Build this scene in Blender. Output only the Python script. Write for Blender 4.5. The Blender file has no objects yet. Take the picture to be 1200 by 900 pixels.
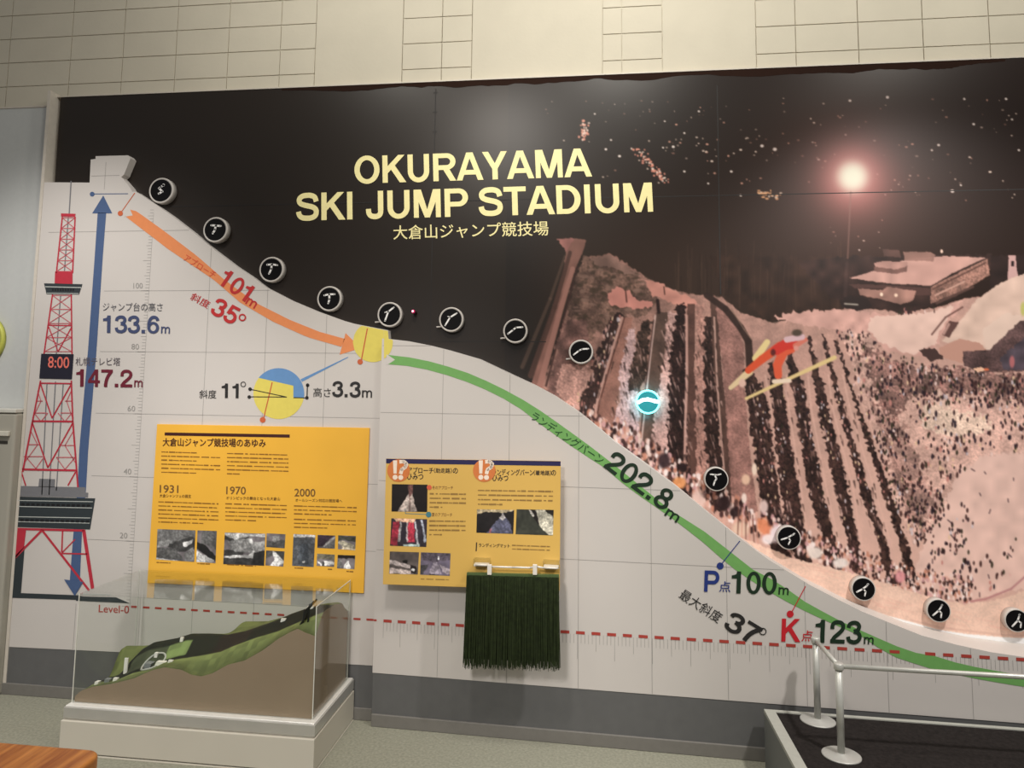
import bpy, bmesh, math, random
import numpy as np
from mathutils import Vector, Matrix

random.seed(7)
SC = bpy.context.scene
COL = SC.collection

# ------------------------------------------------------------------ camera
F, PPX, PPY = 860.48, 586.22, 371.76
YAW, PITCH, ROLL = -0.12846, 0.0985, -0.01313
CAM_H = 1.5

def cam_axes():
    cy, sy, cp, sp = math.cos(YAW), math.sin(YAW), math.cos(PITCH), math.sin(PITCH)
    cr, sr = math.cos(ROLL), math.sin(ROLL)
    fwd = Vector((sy * cp, cy * cp, sp))
    right = Vector((cy, -sy, 0))
    down = fwd.cross(right)
    return cr * right + sr * down, -sr * right + cr * down, fwd

RT, DN, FW = cam_axes()

def raydir(x, y):
    return RT * ((x - PPX) / F) + DN * ((y - PPY) / F) + FW

_d = raydir(650, 868)
CAM_D = 0.06 + CAM_H / -_d.z * _d.y          # floor meets the wall panels at that row
CAM = Vector((0, -CAM_D, CAM_H))

cd = bpy.data.cameras.new('camera')
cam = bpy.data.objects.new('camera', cd)
COL.objects.link(cam)
m = Matrix.Identity(4)
for i in range(3):
    m[i][0] = RT[i]; m[i][1] = -DN[i]; m[i][2] = -FW[i]; m[i][3] = CAM[i]
cam.matrix_world = m
cd.sensor_width = 36
cd.lens = F / 1200 * 36
cd.shift_x = (600 - PPX) / 1200
cd.shift_y = (PPY - 450) / 1200
cd.clip_start = 0.05
SC.camera = cam

# ------------------------------------------------------------------ light
SC.view_settings.view_transform = 'Standard'
SC.view_settings.look = 'None'
SC.view_settings.gamma = 1
SC.view_settings.use_curve_mapping = False
SC.view_settings.exposure = 0.0
w = bpy.data.worlds.new('museum_room')
SC.world = w
w.use_nodes = True
w.node_tree.nodes['Background'].inputs[0].default_value = (1.0, 0.975, 0.94, 1)
w.node_tree.nodes['Background'].inputs[1].default_value = 0.22

def area(name, loc, target, size, energy, color=(1, .93, .82)):
    l = bpy.data.lights.new(name, 'AREA')
    l.shape = 'DISK'; l.size = size; l.energy = energy; l.color = color
    o = bpy.data.objects.new(name, l)
    COL.objects.link(o)
    o.location = loc
    o.rotation_euler = (Vector(target) - Vector(loc)).to_track_quat('-Z', 'Y').to_euler()
    return o

def spot(name, loc, target, ang, blend, energy, rad=.09, color=(1, .96, .915)):
    l = bpy.data.lights.new(name, 'SPOT')
    l.spot_size = math.radians(ang); l.spot_blend = blend; l.energy = energy; l.color = color; l.shadow_soft_size = rad
    o = bpy.data.objects.new(name, l)
    COL.objects.link(o)
    o.location = loc
    o.rotation_euler = (Vector(target) - Vector(loc)).to_track_quat('-Z', 'Y').to_euler()
    return o

spot('ceiling_or_fill_spot', (-2.3, -1.75, 3.6), (-2.75, 0, 0.95), 64, .85, 205)
spot('ceiling_or_fill_spot', (1.9, -1.9, 3.6), (1.35, 0, 0.6), 70, .7, 330)
spot('ceiling_or_fill_spot', (-0.7, -2.0, 3.6), (-0.1, 0, 1.2), 84, .9, 118, .14, (1, .93, .84))
spot('ceiling_or_fill_spot', (-1.0, -4.7, 3.3), (-1.35, 0, 0.05), 42, .6, 390, .25)  # unseen fill added behind the camera to brighten plinth front and lower left
area('ceiling_lamp', (-1.35, -1.3, 3.95), (-1.1, 0.08, 2.9), 0.4, 13, (1, .955, .86))
area('ceiling_lamp', (0.15, -1.3, 3.95), (0.2, 0.08, 3.0), 0.5, 25, (1, .955, .86))
area('ceiling_lamp', (1.9, -1.3, 3.95), (1.7, 0.08, 2.9), 0.4, 14, (1, .955, .86))

# ------------------------------------------------------------------ helpers
def lin(c):
    c = c / 255.0
    return c / 12.92 if c <= .04045 else ((c + .055) / 1.055) ** 2.4

def rgb(c):
    return tuple(lin(v) for v in c) + (1.0,)

MATS = {}
def mat(name, col, rough=.6, metal=0.0, var=0.04, scale=40, bump=0.0, bscale=200, coat=0.0, emit=0, spec=.5, ecol=None):
    if name in MATS: return MATS[name]
    M = bpy.data.materials.new(name); M.use_nodes = True
    nt = M.node_tree; b = nt.nodes['Principled BSDF']
    b.inputs['Roughness'].default_value = rough
    b.inputs['Metallic'].default_value = metal
    b.inputs['Coat Weight'].default_value = coat
    b.inputs['Coat Roughness'].default_value = .08
    b.inputs['Specular IOR Level'].default_value = spec
    tc = nt.nodes.new('ShaderNodeTexCoord')
    n = nt.nodes.new('ShaderNodeTexNoise'); n.inputs['Scale'].default_value = scale; n.inputs['Detail'].default_value = 4
    nt.links.new(tc.outputs['Object'], n.inputs['Vector'])
    r = nt.nodes.new('ShaderNodeValToRGB')
    c = rgb(col)
    r.color_ramp.elements[0].position = .3; r.color_ramp.elements[1].position = .7
    r.color_ramp.elements[0].color = tuple(v * (1 - var) for v in c[:3]) + (1,)
    r.color_ramp.elements[1].color = tuple(min(1, v * (1 + var)) for v in c[:3]) + (1,)
    nt.links.new(n.outputs['Fac'], r.inputs['Fac'])
    nt.links.new(r.outputs['Color'], b.inputs['Base Color'])
    if bump:
        n2 = nt.nodes.new('ShaderNodeTexNoise'); n2.inputs['Scale'].default_value = bscale; n2.inputs['Detail'].default_value = 3
        nt.links.new(tc.outputs['Object'], n2.inputs['Vector'])
        bp = nt.nodes.new('ShaderNodeBump'); bp.inputs['Strength'].default_value = bump; bp.inputs['Distance'].default_value = .004
        nt.links.new(n2.outputs['Fac'], bp.inputs['Height']); nt.links.new(bp.outputs['Normal'], b.inputs['Normal'])
    if emit:
        b.inputs['Emission Color'].default_value = rgb(ecol or col); b.inputs['Emission Strength'].default_value = emit
    MATS[name] = M
    return M

def vmat(name, rough=.5, coat=0.0):
    if name in MATS: return MATS[name]
    M = bpy.data.materials.new(name); M.use_nodes = True
    nt = M.node_tree; b = nt.nodes['Principled BSDF']
    b.inputs['Roughness'].default_value = rough
    b.inputs['Coat Weight'].default_value = coat
    a = nt.nodes.new('ShaderNodeVertexColor'); a.layer_name = 'ink'
    nt.links.new(a.outputs['Color'], b.inputs['Base Color'])
    MATS[name] = M
    return M

def clear_mat(name, tint=(235, 238, 232), ior=1.3):
    if name in MATS: return MATS[name]
    M = bpy.data.materials.new(name); M.use_nodes = True
    nt = M.node_tree
    for n in list(nt.nodes): nt.nodes.remove(n)
    out = nt.nodes.new('ShaderNodeOutputMaterial')
    t = nt.nodes.new('ShaderNodeBsdfTransparent'); t.inputs[0].default_value = rgb(tint)
    g = nt.nodes.new('ShaderNodeBsdfGlossy'); g.inputs['Roughness'].default_value = .015
    f = nt.nodes.new('ShaderNodeFresnel'); f.inputs['IOR'].default_value = ior
    mx = nt.nodes.new('ShaderNodeMixShader')
    ge = nt.nodes.new('ShaderNodeNewGeometry'); mi = nt.nodes.new('ShaderNodeMapRange')   # the same reflection on both faces of the sheet
    mi.inputs['To Min'].default_value = ior; mi.inputs['To Max'].default_value = 1 / ior
    nt.links.new(ge.outputs['Backfacing'], mi.inputs['Value']); nt.links.new(mi.outputs['Result'], f.inputs['IOR'])
    nt.links.new(f.outputs[0], mx.inputs[0]); nt.links.new(t.outputs[0], mx.inputs[1]); nt.links.new(g.outputs[0], mx.inputs[2])
    nt.links.new(mx.outputs[0], out.inputs[0])
    MATS[name] = M
    return M


# ------------------------------------------------------------------ bold grotesque lettering, drawn stroke by stroke (cap height = 1)
def _smooth(p, n=6):
    q = [p[0]] + list(p) + [p[-1]]; out = []
    for i in range(1, len(q) - 2):
        a, b, c, d = [np.array(v, float) for v in q[i - 1:i + 3]]
        for t in np.linspace(0, 1, n, endpoint=False):
            out.append(tuple(.5 * (2 * b + (c - a) * t + (2 * a - 5 * b + 4 * c - d) * t * t + (3 * b - a - 3 * c + d) * t ** 3)))
    return out + [tuple(p[-1])]
def _stroke(p, t):
    p = _smooth(p); n = len(p); L = []; R = []
    for i in range(n):
        a, b = p[max(0, i - 1)], p[min(n - 1, i + 1)]
        dx, dy = b[0] - a[0], b[1] - a[1]; l = math.hypot(dx, dy) or 1
        L.append((p[i][0] - dy / l * t / 2, p[i][1] + dx / l * t / 2)); R.append((p[i][0] + dy / l * t / 2, p[i][1] - dx / l * t / 2))
    return [[L[i], L[i + 1], R[i + 1], R[i]] for i in range(n - 1)]
def _ring(cx, cy, rx, ry, ix, iy, a0=0, a1=360, jx=None, n=30):
    jx = cx if jx is None else jx
    A = [math.radians(a0 + (a1 - a0) * i / n) for i in range(n + 1)]
    o = [(cx + rx * math.cos(a), cy + ry * math.sin(a)) for a in A]; q = [(jx + ix * math.cos(a), cy + iy * math.sin(a)) for a in A]
    return [[o[i], o[i + 1], q[i + 1], q[i]] for i in range(n)]
def _r(x0, y0, x1, y1): return [[(x0, y0), (x1, y0), (x1, y1), (x0, y1)]]
def _p(*a): return [list(a)]
def _bowl(lo): return _r(.28, .83, .6, 1) + _r(.28, lo, .6, lo + .17) + _ring(.6, (1 + lo) / 2, .34, (1 - lo) / 2, .15, (1 - lo) / 2 - .17, -90, 90, .59)
GL = {
 'O': (1.083, _ring(.54, .5, .49, .52, .28, .35)), 'I': (.387, _r(.09, 0, .29, 1)),
 'A': (1.0, _p((.0, 0), (.21, 0), (.58, 1), (.38, 1)) + _p((1.0, 0), (.79, 0), (.42, 1), (.62, 1)) + _r(.25, .2, .75, .37)),
 'K': (1.0, _r(.09, 0, .29, 1) + _p((.29, .34), (.29, .60), (.70, 1), (.95, 1)) + _p((.40, .50), (.54, .66), (1.0, 0), (.75, 0))),
 'M': (1.16, _r(.09, 0, .27, 1) + _r(.89, 0, 1.07, 1) + _p((.09, 1), (.36, 1), (.67, 0), (.49, 0)) + _p((1.07, 1), (.80, 1), (.49, 0), (.67, 0))),
 'Y': (.93, _r(.365, 0, .565, .42) + _p((0, 1), (.23, 1), (.565, .40), (.365, .38)) + _p((.93, 1), (.70, 1), (.365, .40), (.565, .38))),
 'T': (.85, _r(.03, .83, .82, 1) + _r(.325, 0, .525, .9)),
 'U': (1.0, _r(.09, .39, .29, 1) + _r(.71, .39, .91, 1) + _ring(.5, .39, .41, .41, .21, .235, 180, 360)),
 'R': (1.0, _r(.09, 0, .29, 1) + _bowl(.40) + _p((.46, .42), (.68, .46), (.95, 0), (.72, 0))),
 'P': (.93, _r(.09, 0, .29, 1) + _bowl(.36)),
 'D': (1.0, _r(.09, 0, .29, 1) + _r(.28, .83, .46, 1) + _r(.28, 0, .46, .17) + _ring(.45, .5, .48, .5, .28, .33, -90, 90, .44)),
 'S': (.93, _stroke([(.80, .68), (.74, .84), (.60, .905), (.46, .915), (.28, .89), (.16, .79), (.17, .66), (.28, .585), (.46, .535), (.64, .49), (.77, .41), (.80, .28), (.74, .155), (.60, .095), (.45, .085), (.27, .11), (.16, .20), (.125, .33)], .19)),
 'J': (.774, _r(.49, .3, .69, 1) + _stroke([(.59, .38), (.58, .20), (.50, .105), (.36, .08), (.22, .12), (.15, .22), (.14, .36)], .19)),
 ' ': (.387, []), '.': (.387, _r(.09, 0, .29, .2)),
 '0': (.774, _ring(.387, .5, .345, .51, .165, .36)),
 '1': (.774, _r(.33, 0, .53, 1) + _p((.33, .68), (.09, .68), (.09, .81), (.28, .86), (.38, 1), (.45, 1), (.45, .68))),
 '2': (.774, _stroke([(.13, .62), (.14, .79), (.24, .895), (.39, .92), (.54, .89), (.63, .78), (.62, .65), (.54, .53), (.40, .40), (.25, .27), (.16, .14), (.14, .085)], .18) + _r(.05, 0, .72, .17)),
 '3': (.774, _stroke([(.13, .69), (.18, .84), (.37, .92), (.55, .88), (.62, .75), (.55, .60), (.38, .54)], .18) + _stroke([(.38, .54), (.58, .48), (.66, .33), (.61, .17), (.46, .085), (.32, .085), (.17, .15), (.12, .31)], .18)),
 '4': (.774, _r(.44, 0, .62, 1) + _r(.04, .22, .73, .38) + _p((.04, .36), (.22, .36), (.60, 1), (.44, 1))),
 '5': (.774, _r(.17, .83, .68, 1) + _p((.17, 1), (.10, .45), (.27, .45), (.33, .9)) + _stroke([(.17, .48), (.28, .575), (.42, .59), (.58, .51), (.64, .34), (.58, .17), (.43, .085), (.27, .09), (.16, .17), (.12, .29)], .18)),
 '6': (.774, _ring(.39, .325, .34, .335, .165, .19) + _stroke([(.138, .34), (.15, .6), (.22, .80), (.36, .915), (.52, .905), (.62, .82), (.65, .72)], .18)),
 '7': (.774, _r(.05, .83, .72, 1) + _stroke([(.62, .87), (.45, .62), (.35, .35), (.30, 0)], .19)),
 '8': (.774, _ring(.387, .735, .29, .275, .12, .125) + _ring(.387, .29, .345, .30, .165, .15)),
 'm': (1.45, _r(0, 0, .2, 1) + _stroke([(.08, .55), (.18, .8), (.40, .91), (.60, .8), (.64, .55), (.64, .3), (.64, 0)], .19) + _stroke([(.64, .55), (.74, .8), (.96, .91), (1.16, .8), (1.2, .55), (1.2, .3), (1.2, 0)], .19)),
}

class Surf:
    """vertical plane Y = a + b*X"""
    def __init__(s, a, b=0.0): s.a, s.b = a, b
    def P(s, x, y, off=0.0):
        d = raydir(x, y); a = s.a - off
        t = (a + s.b * CAM.x - CAM.y) / (d.y - s.b * d.x)
        return CAM + d * t
    def Y(s, X): return s.a + s.b * X

def PY(x, y, Y): return Surf(Y).P(x, y)
def PZ(x, y, Z):
    d = raydir(x, y); return CAM + d * ((Z - CAM.z) / d.z)
def PX(x, y, X):
    d = raydir(x, y); return CAM + d * ((X - CAM.x) / d.x)

class G:
    def __init__(s): s.v = []; s.f = []
    def add(s, vs, fs):
        n = len(s.v); s.v += [Vector(p) for p in vs]; s.f += [tuple(i + n for i in f) for f in fs]; return s
    def face(s, vs): return s.add(vs, [tuple(range(len(vs)))])
    def prism(s, front, back):
        n = len(front)
        fs = [tuple(range(n)), tuple(range(2 * n - 1, n - 1, -1))]
        fs += [(i, i + n, (i + 1) % n + n, (i + 1) % n) for i in range(n)]
        return s.add(list(front) + list(back), fs)
    def box(s, a, b):
        x0, y0, z0 = a; x1, y1, z1 = b
        return s.prism([(x0, y0, z0), (x1, y0, z0), (x1, y0, z1), (x0, y0, z1)], [(x0, y1, z0), (x1, y1, z0), (x1, y1, z1), (x0, y1, z1)])
    def tube(s, p0, p1, r0, r1=None, n=16, cap=True):
        p0, p1 = Vector(p0), Vector(p1); r1 = r0 if r1 is None else r1
        ax = (p1 - p0).normalized(); u = ax.orthogonal().normalized(); v = ax.cross(u)
        ring = lambda p, r: [p + (u * math.cos(2 * math.pi * i / n) + v * math.sin(2 * math.pi * i / n)) * r for i in range(n)]
        fs = [(i, (i + 1) % n, (i + 1) % n + n, i + n) for i in range(n)]
        if cap: fs += [tuple(range(n - 1, -1, -1)), tuple(range(n, 2 * n))]
        return s.add(ring(p0, r0) + ring(p1, r1), fs)
    def lathe(s, c, ax, prof, n=32):
        """prof: list of (radius, distance along ax)"""
        c, ax = Vector(c), Vector(ax).normalized(); u = ax.orthogonal().normalized(); v = ax.cross(u)
        vs = []
        for r, h in prof:
            vs += [c + ax * h + (u * math.cos(2 * math.pi * i / n) + v * math.sin(2 * math.pi * i / n)) * r for i in range(n)]
        fs = []
        for k in range(len(prof) - 1):
            for i in range(n):
                j = (i + 1) % n
                fs.append((k * n + i, k * n + j, (k + 1) * n + j, (k + 1) * n + i))
        fs += [tuple(range(n - 1, -1, -1)), tuple(range((len(prof) - 1) * n, len(prof) * n))]
        return s.add(vs, fs)
    # ---- printed graphics on a surface, given where the photograph shows them
    def ppoly(s, sf, pts, off=.0006): return s.face([sf.P(x, y, off) for x, y in pts])
    def pline(s, sf, pts, wd, off=.0006, w1=None):
        w1 = wd if w1 is None else w1
        for k, ((x0, y0), (x1, y1)) in enumerate(zip(pts[:-1], pts[1:])):
            L = math.hypot(x1 - x0, y1 - y0) or 1; nx, ny = -(y1 - y0) / L / 2, (x1 - x0) / L / 2
            s.ppoly(sf, [(x0 + nx * wd, y0 + ny * wd), (x1 + nx * w1, y1 + ny * w1), (x1 - nx * w1, y1 - ny * w1), (x0 - nx * wd, y0 - ny * wd)], off)
        return s
    def pdot(s, sf, x, y, r, off=.0006, n=20, ry=None):
        ry = ry or r
        return s.ppoly(sf, [(x + r * math.cos(2 * math.pi * i / n), y + ry * math.sin(2 * math.pi * i / n)) for i in range(n)], off)
    def pring(s, sf, x, y, r, wd, off=.0006, n=24):
        P = lambda R, i: (x + R * math.cos(2 * math.pi * i / n), y + R * math.sin(2 * math.pi * i / n))
        for i in range(n): s.ppoly(sf, [P(r, i), P(r, i + 1), P(r - wd, i + 1), P(r - wd, i)], off)
        return s
    def band(s, sf, up, lo, off=.0006):
        n = max(len(up), len(lo))
        def res(p):
            d = [0]
            for a, b in zip(p[:-1], p[1:]): d.append(d[-1] + math.hypot(b[0] - a[0], b[1] - a[1]))
            q = np.linspace(0, d[-1], 40)
            return list(zip(np.interp(q, d, [a[0] for a in p]), np.interp(q, d, [a[1] for a in p])))
        u, l = res(up), res(lo)
        for i in range(39): s.ppoly(sf, [u[i], u[i + 1], l[i + 1], l[i]], off)
        return s
    def text(s, sf, txt, p0, p1, h, bold=0.0, off=.0012, tight=.97):
        if all(c in GL for c in txt) and bold >= .015:
            fs_, vs_ = [], []; X = 0.0
            for c in txt:
                w_, polys = GL[c]
                for pl_ in polys:
                    fs_.append(tuple(range(len(vs_), len(vs_) + len(pl_)))); vs_ += [(x + X, y) for x, y in pl_]
                X += w_ * tight
            xs_ = [v[0] for v in vs_]; x0, x1, y0, y1 = min(xs_), max(xs_), 0.0, 1.0
            co, fs = [(x, y, 0) for x, y in vs_], fs_
            dep = np.zeros(len(co))
            for j, f_ in enumerate(fs):
                for i_ in f_: dep[i_] = (j % 11) * 2.5e-5
        else:
            co, fs = s.font_glyphs(txt, 0.0 if any(ord(c) > 127 for c in txt) else bold)
            if len(co) == 0: return s
            dep = np.zeros(len(co))
            if bold and any(ord(c) > 127 for c in txt):      # heavier strokes: the same characters printed three times, a hair apart
                n_ = len(co); co = np.concatenate([co, co + [bold * 1.5, 0, 0], co + [bold * .75, bold * .8, 0]]); dep = np.repeat([0, 4e-5, 8e-5], n_)
                fs = fs + [tuple(i + n_ for i in f) for f in fs] + [tuple(i + 2 * n_ for i in f) for f in fs]
            x0, y0 = co[:, :2].min(0); x1, y1 = co[:, :2].max(0)
        W0, W1 = sf.P(*p0, off), sf.P(*p1, off)
        dx = W1 - W0
        mx, my = (p0[0] + p1[0]) / 2, (p0[1] + p1[1]) / 2
        L = math.hypot(p1[0] - p0[0], p1[1] - p0[1])
        nx, ny = (p1[1] - p0[1]) / L, -(p1[0] - p0[0]) / L
        up = sf.P(mx + nx * h, my + ny * h, off) - sf.P(mx, my, off)
        vs = [W0 + dx * ((x - x0) / (x1 - x0)) + up * ((y - y0) / (y1 - y0)) - Vector((0, d_, 0)) for (x, y, _), d_ in zip(co, dep)]
        return s.add(vs, fs)
    @staticmethod
    def font_glyphs(txt, bold):
        cu = bpy.data.curves.new('t', 'FONT'); cu.body = txt; cu.size = 1; cu.offset = bold; cu.resolution_u = 3
        o = bpy.data.objects.new('t', cu); COL.objects.link(o)
        bpy.context.view_layer.update()
        me = o.evaluated_get(bpy.context.evaluated_depsgraph_get()).to_mesh()
        co = np.array([v.co[:] for v in me.vertices]); fs = [tuple(p.vertices) for p in me.polygons]
        o.to_mesh_clear(); bpy.data.objects.remove(o); bpy.data.curves.remove(cu)
        return co, fs
    def para(s, sf, x0, y0, x1, y1, n, lead, wd=1.55, last=.6, off=.0012, short=()):
        """rows of tiny unreadable print"""
        for k in range(n):
            xe = x1 if k not in short and k < n - 1 else x0 + (x1 - x0) * last
            x = x0
            while x < xe - 1:
                L = random.uniform(2, 11); e = min(x + L, xe)
                yy = lambda q: y0 + (y1 - y0) * (q - x0) / (x1 - x0) + k * lead
                s.pline(sf, [(x, yy(x)), (e, yy(e))], wd * random.uniform(.55, 1.0), off)
                x = e + random.choice((.5, .7, 1.0, 2.2))
        return s

def rootloc(o):
    while o.parent: o = o.parent
    return Vector(o['base'])

def mesh_obj(name, g, m, parent=None, smooth=False, bevel=0.0, segs=2):
    me = bpy.data.meshes.new(name)
    off = rootloc(parent) if parent else Vector((0, 0, 0))
    me.from_pydata([tuple(v - off) for v in g.v], [], g.f)
    bm = bmesh.new(); bm.from_mesh(me)
    if len(g.f) < 4000: bmesh.ops.recalc_face_normals(bm, faces=bm.faces)
    bm.to_mesh(me); bm.free()
    me.materials.append(m)
    if smooth:
        for p in me.polygons: p.use_smooth = len(p.vertices) == 4
    o = bpy.data.objects.new(name, me); COL.objects.link(o)
    if parent: o.parent = parent
    if bevel:
        b = o.modifiers.new('bevel', 'BEVEL'); b.width = bevel; b.segments = segs; b.limit_method = 'ANGLE'
    return o

def thing(name, label, cat, loc, group=None):
    o = bpy.data.objects.new(name, None); COL.objects.link(o)
    o.location = loc; o['base'] = tuple(loc); o['label'] = label; o['category'] = cat
    o.empty_display_size = .05
    if group: o['group'] = group
    return o

def struct(name, g, m, **k):
    o = mesh_obj(name, g, m, **k); o['kind'] = 'structure'; return o

def interp(pts, x):
    return float(np.interp(x, [p[0] for p in pts], [p[1] for p in pts]))

# the planes of the exhibit wall, front to back
BY = 0.05
BOARD = Surf(BY)
LEFT = Surf(0.0)
_x1, _x2 = PY(445, 600, -.05).x, PY(1200, 600, -.14).x
_b = -.09 / (_x2 - _x1)
RIGHT = Surf(-.05 - _b * _x1, _b)
WALLY = 0.08
XR = PY(1290, 600, 0).x
XL = PY(-90, 600, 0).x

# ------------------------------------------------------------------ structure
carpet = mat('carpet_grey', (150, 149, 134), .95, var=.16, scale=90, bump=.5, bscale=420, spec=.1)
struct('floor', G().box((-4.2, -6.0, -.1), (4.2, .4, 0)), carpet)

plaster = mat('painted_block_wall', (203, 196, 179), .7, var=.03, scale=6, bump=.15, bscale=60, spec=.3)
g = G()
ztop = 3.75
g.box((-4.2, WALLY + .006, 0), (4.2, WALLY + .3, ztop))
zr = [PY(500, yy, WALLY).z for yy in (80.5, 50.5, 20.5)]
dz = (zr[2] - zr[0]) / 2
rows = [zr[0] + dz * k for k in range(-4, 9)]
def wx(px): return PY(px, 50, WALLY).x
regions = [[wx(v) for v in (-110, -49, 12, 84, 145, 207, 268, 329, 370)], [wx(v) for v in (472, 518, 553)],
           [wx(v) for v in (706, 728.5, 776)], [wx(v) for v in (886, 932.5, 1006, 1082, 1160)] + [wx(1160) + (wx(1160) - wx(1082)) * k for k in (1, 2, 3)]]
gap = .0022
edges = [-4.2]
for rg in regions:
    for xa, xb in zip(rg[:-1], rg[1:]):
        for za, zb in zip(rows[:-1], rows[1:]):
            g.box((xa + gap, WALLY, za + gap), (xb - gap, WALLY + .006, zb - gap))
    edges += [rg[0], rg[-1]]
edges.append(4.2)
for xa, xb in zip(edges[0::2], edges[1::2]):
    g.box((xa + gap, WALLY, rows[0]), (xb - gap, WALLY + .006, rows[-1]))
g.box((-4.2, WALLY, 0), (4.2, WALLY + .006, rows[0] - .001))
struct('wall_back', g, plaster)

kick_m = mat('kick_panel_grey', (96, 96, 96), .6, var=.05, scale=20)
base_m = mat('baseboard_grey_vinyl', (118, 115, 110), .5)
SEAM = 436.5                                   # where the right panel steps forward
def profile_edge(x):
    return interp([(7, 758), (84, 761.5), (250, 769.5), (SEAM, 780)], x)
xs_l = PY(2, 800, LEFT.a).x
xs_s = PY(437, 800, LEFT.a).x
zl0 = PY(84, 761.5, LEFT.a).z
zb = PY(435, 836, RIGHT.Y(PY(437, 830, -.05).x)).z
struct('trim_1', G().box((xs_l, LEFT.a + .002, zb), (xs_s, WALLY - .001, PY(250, 769.5, LEFT.a).z + .004)), kick_m)
struct('baseboard_left', G().box((xs_l, LEFT.a - .004, 0), (xs_s, LEFT.a + .02, zb)), base_m, bevel=.003)
xs_r0 = RIGHT.P(436.5, 800).x
zr0 = RIGHT.P(600, 801).z
def rbox(g, x0, x1, z0, z1, o0, o1, sf=RIGHT):
    f = [(x0, sf.Y(x0) - o0, z0), (x1, sf.Y(x1) - o0, z0), (x1, sf.Y(x1) - o0, z1), (x0, sf.Y(x0) - o0, z1)]
    k = [(p[0], p[1] + o0 + o1, p[2]) for p in f]
    return g.prism(f, k)
struct('trim_2', rbox(G(), xs_r0, XR, zb, zr0 + .004, -.002, .06), kick_m)
struct('baseboard_right', rbox(G(), xs_r0, XR, 0, zb, .006, .06), base_m, bevel=.003)

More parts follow.
